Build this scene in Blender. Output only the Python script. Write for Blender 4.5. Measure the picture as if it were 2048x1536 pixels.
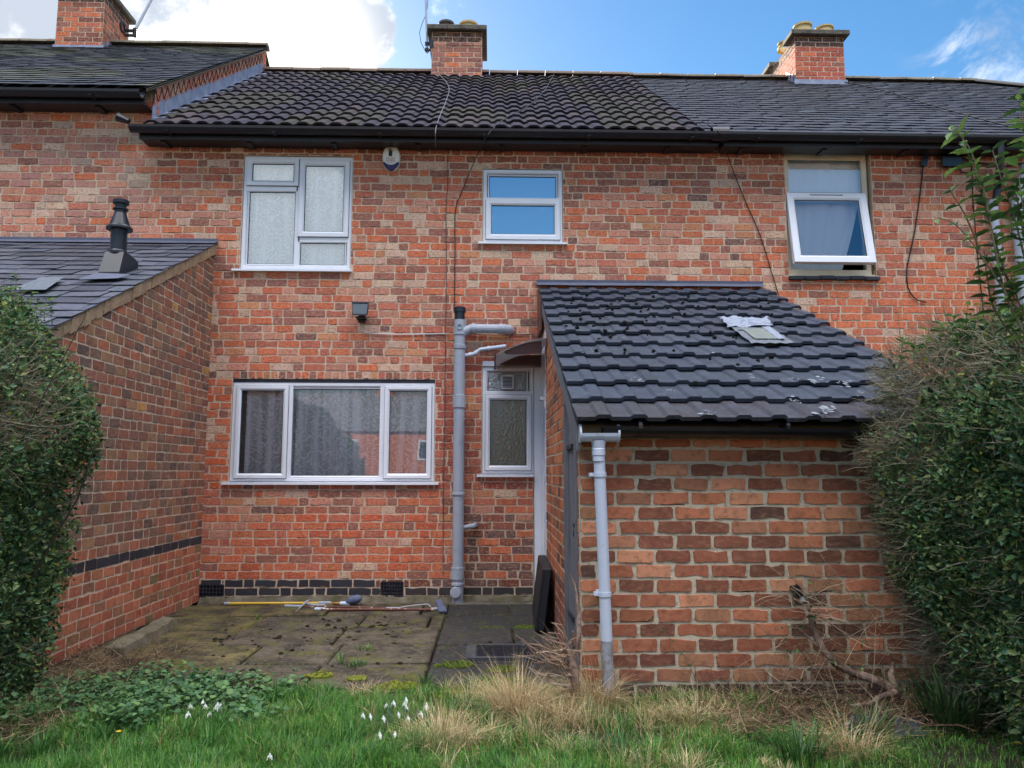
import bpy, math, random
import numpy as np
from mathutils import Vector, noise as mnoise
R = math.radians
for o in list(bpy.data.objects): bpy.data.objects.remove(o)
scene = bpy.context.scene
col = scene.collection

# ------------------------------------------------------------------ camera
CAM = Vector((0.0, -8.1, 1.30)); FPX = 1540.0; PW, PH = 2048, 1536
PITCH, YAW, ROLL = R(6.6), R(1.5), R(0.06)
F_ = Vector((math.sin(YAW)*math.cos(PITCH), math.cos(YAW)*math.cos(PITCH), math.sin(PITCH)))
r0 = Vector((math.cos(YAW), -math.sin(YAW), 0)); u0 = r0.cross(F_)
R_ = r0*math.cos(ROLL)+u0*math.sin(ROLL); U_ = -r0*math.sin(ROLL)+u0*math.cos(ROLL)
cd = bpy.data.cameras.new('camera'); cam = bpy.data.objects.new('camera', cd); col.objects.link(cam)
cd.sensor_width = 36; cd.lens = 36*FPX/PW; cd.clip_end = 2000; cd.clip_start = .05
from mathutils import Matrix
m3 = Matrix((R_, U_, -F_)).transposed(); cam.matrix_world = Matrix.Translation(CAM) @ m3.to_4x4()
scene.camera = cam
def ray(px, py): return (R_*((px-PW/2)/FPX) - U_*((py-PH/2)/FPX) + F_)
def at(px, py, Y=0.0):            # photo survey point on the vertical plane y = Y
    d = ray(px, py); return CAM + d*((Y-CAM.y)/d.y)
def atx(px, py, X):
    d = ray(px, py); return CAM + d*((X-CAM.x)/d.x)
def atz(px, py, Z=0.0):
    d = ray(px, py); return CAM + d*((Z-CAM.z)/d.z)
def atp(px, py, P, N):
    d = ray(px, py); return CAM + d*((P-CAM).dot(N)/d.dot(N))

# ------------------------------------------------------------------ light
SUN_EL, SUN_AZ = R(27.5), R(-18)
scene.view_settings.view_transform = 'Standard'; scene.view_settings.look = 'None'
scene.view_settings.gamma = 1; scene.view_settings.exposure = 2.1
ld = bpy.data.lights.new('sun', 'SUN'); ld.energy = 4.5; ld.angle = R(.5); ld.color = (1, .9, .76)
sun = bpy.data.objects.new('sun', ld); col.objects.link(sun)
sd = Vector((math.sin(SUN_AZ)*math.cos(SUN_EL), math.cos(SUN_AZ)*math.cos(SUN_EL), math.sin(SUN_EL)))
sun.rotation_euler = sd.to_track_quat('Z', 'Y').to_euler()
sun.location = (-8, 30, 20)
world = bpy.data.worlds.new('World'); scene.world = world; world.use_nodes = True
def make_world():
    nt = world.node_tree; N = nt.nodes; L = nt.links
    for n in list(N): N.remove(n)
    out = N.new('ShaderNodeOutputWorld'); bg = N.new('ShaderNodeBackground'); bg.inputs[1].default_value = 0.1
    sky = N.new('ShaderNodeTexSky'); sky.sky_type = 'NISHITA'; sky.sun_disc = False
    sky.sun_elevation = SUN_EL; sky.sun_rotation = SUN_AZ; sky.air_density = 1.0; sky.dust_density = .2; sky.ozone_density = 2.5
    tc = N.new('ShaderNodeTexCoord'); sep = N.new('ShaderNodeSeparateXYZ'); L.new(tc.outputs['Generated'], sep.inputs[0])
    def mth(op, a, b=None, c=None, clamp=False):
        n = N.new('ShaderNodeMath'); n.operation = op; n.use_clamp = clamp
        for i, v in enumerate((a, b, c)):
            if v is None: continue
            if isinstance(v, (int, float)): n.inputs[i].default_value = v
            else: L.new(v, n.inputs[i])
        return n.outputs[0]
    def sstep(v, a, b):
        n = N.new('ShaderNodeMapRange'); n.interpolation_type = 'SMOOTHSTEP'; L.new(v, n.inputs[0])
        n.inputs[1].default_value = a; n.inputs[2].default_value = b; return n.outputs[0]
    def nz(scale, detail, rough, off=(0, 0, 0), dist=0.0):
        mp = N.new('ShaderNodeMapping'); mp.inputs['Location'].default_value = off; L.new(tc.outputs['Generated'], mp.inputs[0])
        n = N.new('ShaderNodeTexNoise'); n.inputs['Scale'].default_value = scale; n.inputs['Detail'].default_value = detail
        n.inputs['Roughness'].default_value = rough; n.inputs['Distortion'].default_value = dist; L.new(mp.outputs[0], n.inputs[0]); return n.outputs[0]
    def mix(f, a, b):
        n = N.new('ShaderNodeMix'); n.data_type = 'RGBA'
        if isinstance(f, (int, float)): n.inputs[0].default_value = f
        else: L.new(f, n.inputs[0])
        for i, v in ((6, a), (7, b)):
            if isinstance(v, tuple): n.inputs[i].default_value = v+(1,)
            else: L.new(v, n.inputs[i])
        return n.outputs[2]
    def blob(px, py, rad, soft):      # a cloud bank round one direction of the sky
        d = ray(px, py).normalized()
        vm = N.new('ShaderNodeVectorMath'); vm.operation = 'DOT_PRODUCT'; L.new(tc.outputs['Generated'], vm.inputs[0]); vm.inputs[1].default_value = d
        ang = mth('ARCCOSINE', mth('MINIMUM', vm.outputs['Value'], 1.0))
        return mth('SUBTRACT', 1.0, sstep(ang, R(rad-soft), R(rad+soft)))
    hs = N.new('ShaderNodeHueSaturation'); hs.inputs['Saturation'].default_value = SKY_SAT; hs.inputs['Value'].default_value = SKY_VAL; hs.inputs['Hue'].default_value = SKY_HUE
    L.new(sky.outputs[0], hs.inputs['Color'])
    base = hs.outputs[0]
    fb = nz(5.5, 9, .62, (3.1, .7, 1.9), .25); fine = nz(20, 8, .6, (0, 4, 2))
    bias = None
    for px, py, rad, soft in ((560, -40, 6.6, 4.2), (690, 60, 3.2, 2.4), (500, 130, 5.5, 2.2), (330, 130, 4.2, 2.0), (60, 20, 6.0, 3.0), (300, -120, 6.5, 3), (-250, 0, 9, 4), (180, 60, 3, 2)):
        b = blob(px, py, rad, soft); bias = b if bias is None else mth('MAXIMUM', bias, b)
    dens = mth('ADD', mth('MULTIPLY', fb, 0.62), mth('MULTIPLY', fine, .38))
    dens = mth('ADD', dens, mth('MULTIPLY', mth('SUBTRACT', bias, .5), .42))
    c1 = sstep(dens, .475, .545)
    wisp = mth('MULTIPLY', blob(1930, 120, 2.6, 2.2), sstep(nz(9, 9, .7, (1, 9, 4), .8), .46, .68))
    wisp = mth('MAXIMUM', wisp, mth('MULTIPLY', blob(2060, 170, 2.0, 1.6), sstep(nz(9, 9, .7, (5, 3, 2), .6), .40, .6)))
    c1 = mth('MAXIMUM', c1, mth('MULTIPLY', wisp, .62))
    shade = sstep(nz(8, 7, .6, (8, 2, 7), .3), .41, .56)
    glow = blob(590, 95, 3.6, 3.2)
    ccol = mix(shade, CL_GREY, CL_WHITE); ccol = mix(glow, ccol, CL_SUN)
    out1 = mix(c1, base, ccol)
    # bright unseen cloud, added overhead and behind the camera to fill the shaded facade
    back = mth('MULTIPLY', mth('MULTIPLY', sstep(mth('MULTIPLY', sep.outputs[1], -1.0), .0, .3), sstep(sep.outputs[2], .66, .76)), mth('SUBTRACT', 1.0, mth('MULTIPLY', sstep(sep.outputs[2], .92, .99), .6)))
    back = mth('MAXIMUM', back, mth('MULTIPLY', sstep(sep.outputs[2], .80, .92), .42))
    n2 = nz(2.6, 8, .6, (2, 5, 1), .2)
    c2 = mth('MULTIPLY', back, sstep(n2, .36, .52))
    def blobv(d, rad, soft):
        vm = N.new('ShaderNodeVectorMath'); vm.operation = 'DOT_PRODUCT'; L.new(tc.outputs['Generated'], vm.inputs[0]); vm.inputs[1].default_value = d
        return mth('SUBTRACT', 1.0, sstep(mth('ARCCOSINE', mth('MINIMUM', vm.outputs['Value'], 1.0)), R(rad-soft), R(rad+soft)))
    d3 = ray(600, 440).normalized(); low = blobv(Vector((d3.x, -d3.y, d3.z)), 6.5, 3.5)       # a lone low cloud in the north
    dl = mth('ADD', nz(7, 8, .6, (4, 1, 6), .2), mth('MULTIPLY', mth('SUBTRACT', low, .5), .42)); out1 = mix(mth('MULTIPLY', sstep(dl, .44, .60), .9), out1, (4.6, 4.8, 5.0))
    out2 = mix(c2, out1, CL_FILL)
    L.new(out2, bg.inputs[0]); L.new(bg.outputs[0], out.inputs[0])
SKY_SAT, SKY_VAL, SKY_HUE = 1.24, 0.43, 0.495
CL_GREY, CL_WHITE, CL_SUN, CL_FILL = (1.55, 1.72, 2.0), (3.4, 3.45, 3.5), (5.6, 5.3, 4.8), (25, 24.6, 25.6)
make_world()
scene.cycles.max_bounces = 8; scene.cycles.transparent_max_bounces = 24

# ------------------------------------------------------------------ helpers
rng = random.Random(7)
def lin(c): return tuple(((v/255)/12.92 if v <= 10 else (((v/255)+.055)/1.055)**2.4) for v in c)
def A(r, g, b):                   # surface colour
    c = lin((r, g, b)); return (min(.9, c[0]), min(.9, c[1]), min(.9, c[2]))
def jit(c, rg, a=.08):
    k = 1+rg.uniform(-a, a); return tuple(max(.004, v*k*(1+rg.uniform(-a*.3, a*.3))) for v in c)
MATS = {}
def M(name, base=(.5, .5, .5), rough=.6, attr=False, n1=None, n2=None, n3=None, bump=None, bump2=None, spec=.35, metal=0, trans=None, sheen=0):
    """procedural material: colour (or the part's own colour attribute) broken up by up to two noises"""
    m = bpy.data.materials.new(name); m.use_nodes = True; nt = m.node_tree; N = nt.nodes; L = nt.links
    p = N['Principled BSDF']; p.inputs['Roughness'].default_value = rough; p.inputs['Specular IOR Level'].default_value = spec; p.inputs['Metallic'].default_value = metal
    tc = N.new('ShaderNodeTexCoord')
    if attr:
        a = N.new('ShaderNodeAttribute'); a.attribute_name = 'Col'; c = a.outputs['Color']
    else:
        a = N.new('ShaderNodeRGB'); a.outputs[0].default_value = tuple(base)+(1,); c = a.outputs[0]
    def nz(s, d=6, st=None):
        n = N.new('ShaderNodeTexNoise'); n.inputs['Scale'].default_value = s; n.inputs['Detail'].default_value = d; n.inputs['Roughness'].default_value = .62
        if st:
            mp = N.new('ShaderNodeMapping'); mp.inputs['Scale'].default_value = st; L.new(tc.outputs['Object'], mp.inputs[0]); L.new(mp.outputs[0], n.inputs[0])
        else: L.new(tc.outputs['Object'], n.inputs[0])
        return n.outputs[0]
    for q in (n1, n2, n3):
        if not q: continue
        s, lo, hi, amt, c2 = q[:5]; st = q[5] if len(q) > 5 else None
        mr = N.new('ShaderNodeMapRange'); L.new(nz(s, 7, st), mr.inputs[0]); mr.inputs[1].default_value = lo; mr.inputs[2].default_value = hi; mr.inputs[4].default_value = amt
        mx = N.new('ShaderNodeMix'); mx.data_type = 'RGBA'; L.new(mr.outputs[0], mx.inputs[0]); L.new(c, mx.inputs[6]); mx.inputs[7].default_value = tuple(c2)+(1,); c = mx.outputs[2]
    L.new(c, p.inputs['Base Color'])
    prev = None
    for q in (bump, bump2):
        if not q: continue
        b = N.new('ShaderNodeBump'); b.inputs['Strength'].default_value = q[1]; b.inputs['Distance'].default_value = q[2]; L.new(nz(q[0], 6, q[3] if len(q) > 3 else None), b.inputs['Height'])
        if prev: L.new(prev, b.inputs['Normal'])
        prev = b.outputs[0]
    if prev: L.new(prev, p.inputs['Normal'])
    if trans:
        t = N.new('ShaderNodeBsdfTranslucent'); L.new(c, t.inputs[0]); ms = N.new('ShaderNodeMixShader'); ms.inputs[0].default_value = trans
        L.new(p.outputs[0], ms.inputs[1]); L.new(t.outputs[0], ms.inputs[2]); L.new(ms.outputs[0], N['Material Output'].inputs[0])
    MATS[name] = m; return m
def glass(name, fac, tint=(.9, .95, 1), rough=.0, wav=0.0, wsc=3.0, trn=(.9, .95, .95)):
    m = bpy.data.materials.new(name); m.use_nodes = True; nt = m.node_tree; N = nt.nodes; L = nt.links; N.remove(N['Principled BSDF'])
    g = N.new('ShaderNodeBsdfGlossy'); g.inputs['Color'].default_value = tint+(1,); g.inputs['Roughness'].default_value = rough
    t = N.new('ShaderNodeBsdfTransparent'); t.inputs[0].default_value = trn+(1,)
    ms = N.new('ShaderNodeMixShader'); fr = N.new('ShaderNodeFresnel'); fr.inputs[0].default_value = 1.5
    ad = N.new('ShaderNodeMath'); ad.operation = 'ADD'; ad.inputs[1].default_value = fac; ad.use_clamp = True
    L.new(fr.outputs[0], ad.inputs[0]); L.new(ad.outputs[0], ms.inputs[0]); L.new(t.outputs[0], ms.inputs[1]); L.new(g.outputs[0], ms.inputs[2]); L.new(ms.outputs[0], N['Material Output'].inputs[0])
    if wav:
        tc = N.new('ShaderNodeTexCoord'); n = N.new('ShaderNodeTexNoise'); n.inputs['Scale'].default_value = wsc; n.inputs['Detail'].default_value = 2; L.new(tc.outputs['Object'], n.inputs[0])
        b = N.new('ShaderNodeBump'); b.inputs['Strength'].default_value = wav; b.inputs['Distance'].default_value = .02; L.new(n.outputs[0], b.inputs['Height']); L.new(b.outputs[0], g.inputs['Normal'])
    MATS[name] = m; return m

def tag(o, label=None, cat=None, group=None, kind=None):
    if label: o['label'] = label
    if cat: o['category'] = cat
    if group: o['group'] = group
    if kind: o['kind'] = kind
    return o
def empty(name, loc=(0, 0, 0), label=None, cat=None, group=None):
    o = bpy.data.objects.new(name, None); o.location = loc; o.empty_display_size = .1; col.objects.link(o); return tag(o, label, cat, group)
def link(name, me, parent=None):
    o = bpy.data.objects.new(name, me); col.objects.link(o)
    if parent is not None:
        o.parent = parent
        w = Vector((0, 0, 0)); q = parent
        while q is not None: w += q.location; q = q.parent
        o.location = -w              # meshes are written in world coordinates; bring them to the parent's base
    return o
class MB:
    def __init__(s): s.v = []; s.f = []; s.m = []; s.c = []
    def add(s, vs, fs, mat=0, c=(1, 1, 1)):
        b = len(s.v); s.v.extend(tuple(v) for v in vs)
        for f in fs: s.f.append([b+i for i in f]); s.m.append(mat); s.c.append(c)
    def quad(s, a, b, c_, d, mat=0, c=(1, 1, 1)): s.add((a, b, c_, d), ((0, 1, 2, 3),), mat, c)
    def box(s, x0, x1, y0, y1, z0, z1, mat=0, c=(1, 1, 1), bev=0.0):
        if bev:
            s.hexa([(x0, y0, z0), (x1, y0, z0), (x1, y1, z0), (x0, y1, z0), (x0, y0, z1), (x1, y0, z1), (x1, y1, z1), (x0, y1, z1)], mat, c, bev); return
        s.add([(x0, y0, z0), (x1, y0, z0), (x1, y1, z0), (x0, y1, z0), (x0, y0, z1), (x1, y0, z1), (x1, y1, z1), (x0, y1, z1)],
              [(0, 3, 2, 1), (4, 5, 6, 7), (0, 1, 5, 4), (1, 2, 6, 5), (2, 3, 7, 6), (3, 0, 4, 7)], mat, c)
    def hexa(s, P, mat=0, c=(1, 1, 1), bev=0.0):
        F = [(0, 3, 2, 1), (4, 5, 6, 7), (0, 1, 5, 4), (1, 2, 6, 5), (2, 3, 7, 6), (3, 0, 4, 7)]
        if not bev: s.add(P, F, mat, c); return
        # bevelled: each face shrunk, joined by edge and corner faces
        P = [Vector(p) for p in P]; vid = {}; vs = []; fs = []
        for fi, f in enumerate(F):
            ct = sum((P[i] for i in f), Vector())/4
            for k, i in enumerate(f):
                e1 = P[f[(k+1) % 4]]-P[i]; e2 = P[f[k-1]]-P[i]
                vid[(fi, i)] = len(vs); vs.append(P[i]+e1.normalized()*min(bev, e1.length*.45)+e2.normalized()*min(bev, e2.length*.45))
            fs.append([vid[(fi, i)] for i in f])
        for fi, f in enumerate(F):
            for k in range(4):
                a, b = f[k], f[(k+1) % 4]
                for fj, g in enumerate(F):
                    if fj > fi and a in g and b in g: fs.append([vid[(fi, b)], vid[(fi, a)], vid[(fj, a)], vid[(fj, b)]])
        for i in range(8): fs.append([vid[(fi, i)] for fi, f in enumerate(F) if i in f])
        s.add(vs, fs, mat, c)
    def tube(s, pts, r, n=8, mat=0, c=(1, 1, 1), caps=True):
        pts = [Vector(p) for p in pts]; rs = r if isinstance(r, (list, tuple)) else [r]*len(pts)
        vs = []; up = None
        for i, p in enumerate(pts):
            t = (pts[min(i+1, len(pts)-1)]-pts[max(i-1, 0)]).normalized()
            if up is None: up = t.orthogonal().normalized()
            up = (up-t*up.dot(t)); up = up.normalized() if up.length > 1e-6 else t.orthogonal().normalized()
            w = t.cross(up)
            for k in range(n):
                a = 2*math.pi*k/n; vs.append(p+(up*math.cos(a)+w*math.sin(a))*rs[i])
        fs = []
        for i in range(len(pts)-1):
            for k in range(n):
                a = i*n+k; b = i*n+(k+1) % n; fs.append((a, b, b+n, a+n))
        s.add(vs, fs, mat, c)
        if caps: s.add(vs[:n], [tuple(range(n-1, -1, -1))], mat, c); s.add(vs[-n:], [tuple(range(n))], mat, c)
    def lathe(s, prof, base, axis=(0, 0, 1), n=20, mat=0, c=(1, 1, 1)):
        base = Vector(base); ax = Vector(axis).normalized(); e1 = ax.orthogonal().normalized(); e2 = ax.cross(e1); vs = []; fs = []
        for r, h in prof:
            for k in range(n):
                a = 2*math.pi*k/n; vs.append(base+ax*h+(e1*math.cos(a)+e2*math.sin(a))*r)
        for i in range(len(prof)-1):
            for k in range(n): fs.append((i*n+k, i*n+(k+1) % n, (i+1)*n+(k+1) % n, (i+1)*n+k))
        s.add(vs, fs, mat, c)
    def extrude(s, prof, p0, p1, ex, ey, mat=0, c=(1, 1, 1), closed=True, caps=True):
        """2-D profile swept from p0 to p1; ex, ey are its axes"""
        ex, ey = Vector(ex), Vector(ey); vs = []
        for p in (p0, p1):
            for a, b in prof: vs.append(Vector(p)+ex*a+ey*b)
        n = len(prof); fs = [(k, (k+1) % n, n+(k+1) % n, n+k) for k in range(n if closed else n-1)]
        if caps and closed: fs.append(tuple(range(n-1, -1, -1))); fs.append(tuple(n+k for k in range(n)))
        s.add(vs, fs, mat, c)
    def build(s, name, mats, parent=None, smooth=False, attr=True):
        me = bpy.data.meshes.new(name); me.from_pydata(s.v, [], s.f)
        for m in (mats if isinstance(mats, (list, tuple)) else [mats]): me.materials.append(m)
        if s.f:
            me.polygons.foreach_set('material_index', s.m)
            if attr:
                ca = me.color_attributes.new('Col', 'FLOAT_COLOR', 'CORNER')
                tot = np.array([len(f) for f in s.f]); cc = np.repeat(np.c_[np.array(s.c, float), np.ones(len(s.f))], tot, axis=0)
                ca.data.foreach_set('color', cc.astype(np.float32).ravel())
            if smooth: me.polygons.foreach_set('use_smooth', [True]*len(s.f))
        me.update(); return link(name, me, parent)
def np_mesh(name, V, quads, cols, mat, parent=None, smooth=False):
    """big meshes of equal quads straight from numpy; cols = one colour per quad"""
    me = bpy.data.meshes.new(name); nv, nq = len(V), len(quads)
    me.vertices.add(nv); me.vertices.foreach_set('co', np.asarray(V, np.float32).ravel())
    me.loops.add(nq*4); me.loops.foreach_set('vertex_index', np.asarray(quads, np.int32).ravel())
    me.polygons.add(nq); me.polygons.foreach_set('loop_start', np.arange(0, nq*4, 4, dtype=np.int32))
    ca = me.color_attributes.new('Col', 'FLOAT_COLOR', 'CORNER')
    cc = np.repeat(np.c_[cols, np.ones(nq)], 4, axis=0); ca.data.foreach_set('color', cc.astype(np.float32).ravel())
    me.materials.append(mat); me.update(calc_edges=True); me.validate()
    if smooth: me.polygons.foreach_set('use_smooth', [True]*len(me.polygons))
    return link(name, me, parent)
def copy_tree(o, parent=None):
    c = o.copy(); col.objects.link(c)
    if parent is not None: c.parent = parent
    for ch in list(o.children): copy_tree(ch, c)
    return c
# ------------------------------------------------------------------ materials
PALE = A(196, 176, 158)
M('brick', attr=True, rough=.88, spec=.2, n1=(26, .48, .64, .60, A(208, 156, 126), (1, 1, 2.0)), n2=(40, .50, .64, .66, A(92, 54, 46), (1, 1, 1.6)), n3=(9, .52, .68, .45, A(150, 84, 66), (1, 1, .30)), bump=(90, .5, .004), bump2=(22, .35, .006))
M('black_brick', attr=True, rough=.7, spec=.35, n1=(12, .55, .75, .4, A(92, 86, 84)), bump=(60, .4, .004))
M('brick_dark', attr=True, rough=.86, spec=.2, n1=(18, .48, .68, .50, A(172, 128, 98), (1, 1, 2)), n2=(26, .50, .72, .55, A(74, 54, 46)), n3=(8, .5, .68, .4, A(120, 82, 64), (1, 1, .4)), bump=(80, .6, .005), bump2=(22, .4, .006))
M('mortar', A(198, 174, 150), rough=.95, spec=.1, n1=(9, .42, .68, .6, A(206, 188, 168)), n2=(30, .54, .74, .5, A(132, 108, 92)), bump=(120, .8, .005))
M('mortar_pale', A(188, 178, 156), rough=.95, spec=.1, n1=(12, .42, .66, .6, A(192, 182, 160)), n2=(30, .5, .7, .6, A(112, 100, 78)), bump=(120, .8, .005))
M('sooty_brick', attr=True, rough=.9, n1=(10, .45, .7, .5, A(60, 48, 44)), bump=(90, .5, .004))
M('tile', attr=True, rough=.74, spec=.25, n1=(11, .48, .68, .45, A(56, 54, 64)), n2=(28, .56, .74, .55, A(30, 29, 34)), bump=(140, .35, .003), bump2=(30, .3, .004))
M('ribbed_tile', attr=True, rough=.7, spec=.3, n1=(7, .46, .66, .55, A(68, 75, 88)), n2=(46, .58, .72, .6, A(96, 100, 106)), n3=(20, .54, .7, .6, A(30, 32, 36)), bump=(140, .5, .004), bump2=(26, .4, .006))
M('slate', attr=True, rough=.62, spec=.32, n1=(6, .48, .72, .5, A(44, 49, 61)), n2=(22, .52, .70, .5, A(22, 23, 30)), bump=(60, .35, .004, (1, 6, 1)))
M('lead_dark', A(84, 90, 108), rough=.55, n1=(8, .4, .7, .5, A(104, 110, 126)), bump=(14, .5, .01))
M('lead', A(122, 132, 156), rough=.5, spec=.5, n1=(8, .4, .7, .5, A(175, 182, 200)), n2=(20, .5, .8, .4, A(100, 108, 128)), bump=(14, .5, .01))
M('black_paint', A(26, 27, 34), rough=.4, spec=.5, n1=(10, .5, .75, .4, A(52, 52, 58)), bump=(40, .15, .002))
M('black_plastic', A(24, 25, 30), rough=.28, spec=.5, n1=(6, .5, .8, .3, A(48, 50, 56)))
M('white_upvc', A(220, 223, 230), rough=.32, spec=.5, n1=(7, .45, .8, .3, A(200, 202, 206)), n2=(3, .5, .85, .2, A(190, 196, 206)), bump=(4, .04, .01))
M('cream_paint', A(214, 204, 182), rough=.5, n1=(8, .45, .75, .4, A(184, 170, 140)), bump=(40, .2, .003))
M('gasket', A(28, 30, 36), rough=.6)
M('grey_pipe', A(160, 167, 180), rough=.42, spec=.45, n1=(4, .42, .75, .5, A(132, 138, 146), (1, 1, .3)), n2=(22, .58, .75, .4, A(92, 92, 90)))
M('pale_pipe', A(188, 198, 214), rough=.38, spec=.45, n1=(3, .45, .8, .35, A(176, 184, 196), (1, 1, .25)), n2=(24, .58, .72, .4, A(150, 146, 138)))
M('dirty_pipe', A(150, 153, 160), rough=.6, n1=(20, .46, .62, .8, A(112, 104, 94), (1, 1, .4)), n2=(50, .5, .7, .6, A(90, 84, 76)))
M('old_wood', A(112, 112, 118), rough=.85, n1=(9, .4, .7, .7, A(74, 76, 84), (6, 6, .25)), n2=(26, .5, .7, .5, A(150, 146, 142), (6, 6, .3)), bump=(30, .8, .006, (5, 5, .2)))
M('brown_wood', A(96, 60, 54), rough=.4, spec=.45, n1=(12, .4, .7, .6, A(66, 40, 38), (.4, 5, 5)), bump=(30, .2, .002, (.3, 4, 4)))
M('smoked_sheet', A(170, 166, 168), rough=.25, spec=.5, trans=.6)
M('green_wood', A(112, 104, 84), rough=.9, n1=(14, .4, .7, .7, A(86, 92, 60)), bump=(40, .5, .004))
M('concrete', A(122, 114, 98), rough=.95, n1=(6, .4, .62, .85, A(86, 78, 60)), n2=(14, .5, .66, .7, A(84, 86, 44)), bump=(60, .6, .006))
M('mortar_fillet', A(172, 146, 118), rough=.95, n1=(8, .42, .66, .7, A(140, 112, 88)), n2=(40, .52, .72, .6, A(96, 84, 62)), bump=(50, .8, .01))
M('cap_stone', A(96, 92, 84), rough=.92, n1=(9, .45, .65, .8, A(60, 60, 56)), n2=(30, .56, .7, .7, A(138, 128, 84)), bump=(40, .9, .012))
M('buff_clay', A(188, 168, 122), rough=.85, n1=(8, .45, .7, .6, A(150, 132, 92)), bump=(30, .3, .004))
M('dark_clay', A(70, 62, 60), rough=.7, n1=(8, .45, .7, .5, A(100, 84, 74)))
M('iron', A(44, 46, 54), rough=.5, metal=.3, n1=(12, .5, .7, .4, A(90, 90, 96)))
M('galv', A(170, 176, 188), rough=.4, metal=.5)
M('wire_grey', A(120, 120, 126), rough=.5); M('wire_black', A(30, 28, 30), rough=.5); M('wire_white', A(196, 198, 204), rough=.5); M('wire_brown', A(92, 72, 66), rough=.6); M('blue_tape', A(46, 110, 190), rough=.5)
M('cream_plastic', A(222, 220, 208), rough=.35, n1=(6, .45, .8, .3, A(200, 200, 186))); M('navy', A(30, 38, 96), rough=.35); M('logo_black', A(32, 38, 48), rough=.5); M('logo_red', A(150, 62, 62), rough=.5); M('logo_grey', A(140, 130, 124), rough=.5)
M('flood_glass', A(98, 106, 110), rough=.12, spec=.6)
M('slab', attr=True, rough=.93, spec=.2, n1=(4.5, .40, .58, .92, A(54, 49, 42)), n2=(5, .53, .63, .85, A(84, 84, 36)), n3=(30, .52, .68, .6, A(118, 110, 96)), bump=(34, .8, .012), bump2=(8, .5, .02))
M('slab_dark', attr=True, rough=.8, spec=.3, n1=(4, .42, .66, .75, A(44, 43, 43)), n2=(5, .54, .64, .85, A(66, 68, 34)), n3=(24, .52, .68, .6, A(94, 92, 90)), bump=(40, .8, .012), bump2=(8, .5, .02))
M('soil', A(74, 58, 46), rough=1, n1=(6, .4, .65, .7, A(46, 38, 32)), n2=(22, .5, .66, .6, A(104, 88, 66)), bump=(30, 1, .03), bump2=(9, .8, .05))
M('turf_soil', A(52, 46, 34), rough=1, n1=(5, .42, .62, .7, A(44, 54, 28)), n2=(22, .52, .66, .5, A(88, 76, 52)), bump=(30, 1, .03), bump2=(9, .8, .05))
M('leaf', attr=True, rough=.48, spec=.35, trans=.33); M('leaf_matt', attr=True, rough=.55, spec=.3, trans=.22); M('grass', attr=True, rough=.45, spec=.35, trans=.3)
M('straw', attr=True, rough=.7, spec=.25, trans=.2); M('twig', attr=True, rough=.85, spec=.2); M('bark', A(100, 80, 68), rough=.85, n1=(14, .42, .62, .8, A(166, 142, 126), (1, 1, .5)), n2=(30, .5, .68, .7, A(52, 40, 36)), bump=(26, .9, .01))
M('petal', A(236, 238, 232), rough=.5, trans=.3); M('yellow_petal', A(226, 196, 40), rough=.4); M('moss', attr=True, rough=1, spec=.1, bump=(160, 1, .01))
M('yellow_pole', A(206, 170, 64), rough=.4, n1=(9, .5, .75, .5, A(150, 118, 60))); M('brown_pole', A(98, 60, 48), rough=.6, n1=(20, .56, .64, .9, A(196, 180, 160))); M('grey_plastic', A(150, 156, 164), rough=.45, n1=(9, .45, .75, .4, A(118, 120, 124))); M('blue_grey', A(88, 96, 122), rough=.6, n1=(12, .45, .7, .5, A(58, 64, 84)), bump=(30, .5, .004)); M('orange_shaft', A(170, 118, 58), rough=.5)
M('board_black', A(30, 30, 32), rough=.55, n1=(8, .5, .72, .5, A(62, 60, 58), (6, 6, .4)), n2=(30, .62, .72, .7, A(140, 136, 130)), bump=(30, .3, .003)); M('stone_grey', A(62, 68, 75), rough=.8, n1=(9, .45, .7, .6, A(44, 48, 52)), bump=(30, .7, .008)); M('scrap', A(190, 194, 200), rough=.5)
M('dropping', A(140, 146, 154), rough=.9, n1=(60, .45, .6, .8, A(84, 90, 98)))
M('tape', A(134, 142, 158), rough=.5, spec=.4, n1=(14, .45, .7, .5, A(104, 112, 128)), bump=(26, .8, .008)); M('tape_grey', A(98, 106, 114), rough=.55, n1=(14, .45, .7, .5, A(76, 84, 92)), bump=(22, .5, .006)); M('tape_green', A(118, 126, 120), rough=.4, n1=(6, .45, .7, .4, A(100, 110, 106)))
M('curtain_white', A(240, 244, 246), rough=.85, bump=(6, .3, .02, (1, 1, .3))); M('room_dark', A(64, 60, 58), rough=.95); M('drape', A(132, 130, 120), rough=.9); M('cream_wall', A(200, 184, 140), rough=.9)
M('far_brick', A(196, 118, 84), rough=.9, n1=(3, .4, .7, .6, A(164, 92, 66)), n2=(30, .5, .7, .5, A(120, 72, 56))); M('far_slate', A(112, 112, 116), rough=.7, n1=(2, .4, .7, .5, A(90, 90, 96))); M('far_glass', A(40, 50, 60), rough=.1, spec=.6)
glass('pane_plain', .06); glass('pane_sky', .50, tint=(.82, .92, 1.0), wav=.02, wsc=2); glass('pane_lace', .16, tint=(.85, .95, 1), wav=.015, trn=(1, 1, 1)); glass('pane_low', .035, wav=.02, wsc=2.2, trn=(1, 1, 1)); glass('pane_obscure', .30, rough=.12, wav=.8, wsc=60, trn=(.75, .85, .9)); glass('pane_obscure2', .07, rough=.02, wav=.35, wsc=42, tint=(.8, .95, .85), trn=(.8, .85, .8))
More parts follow.
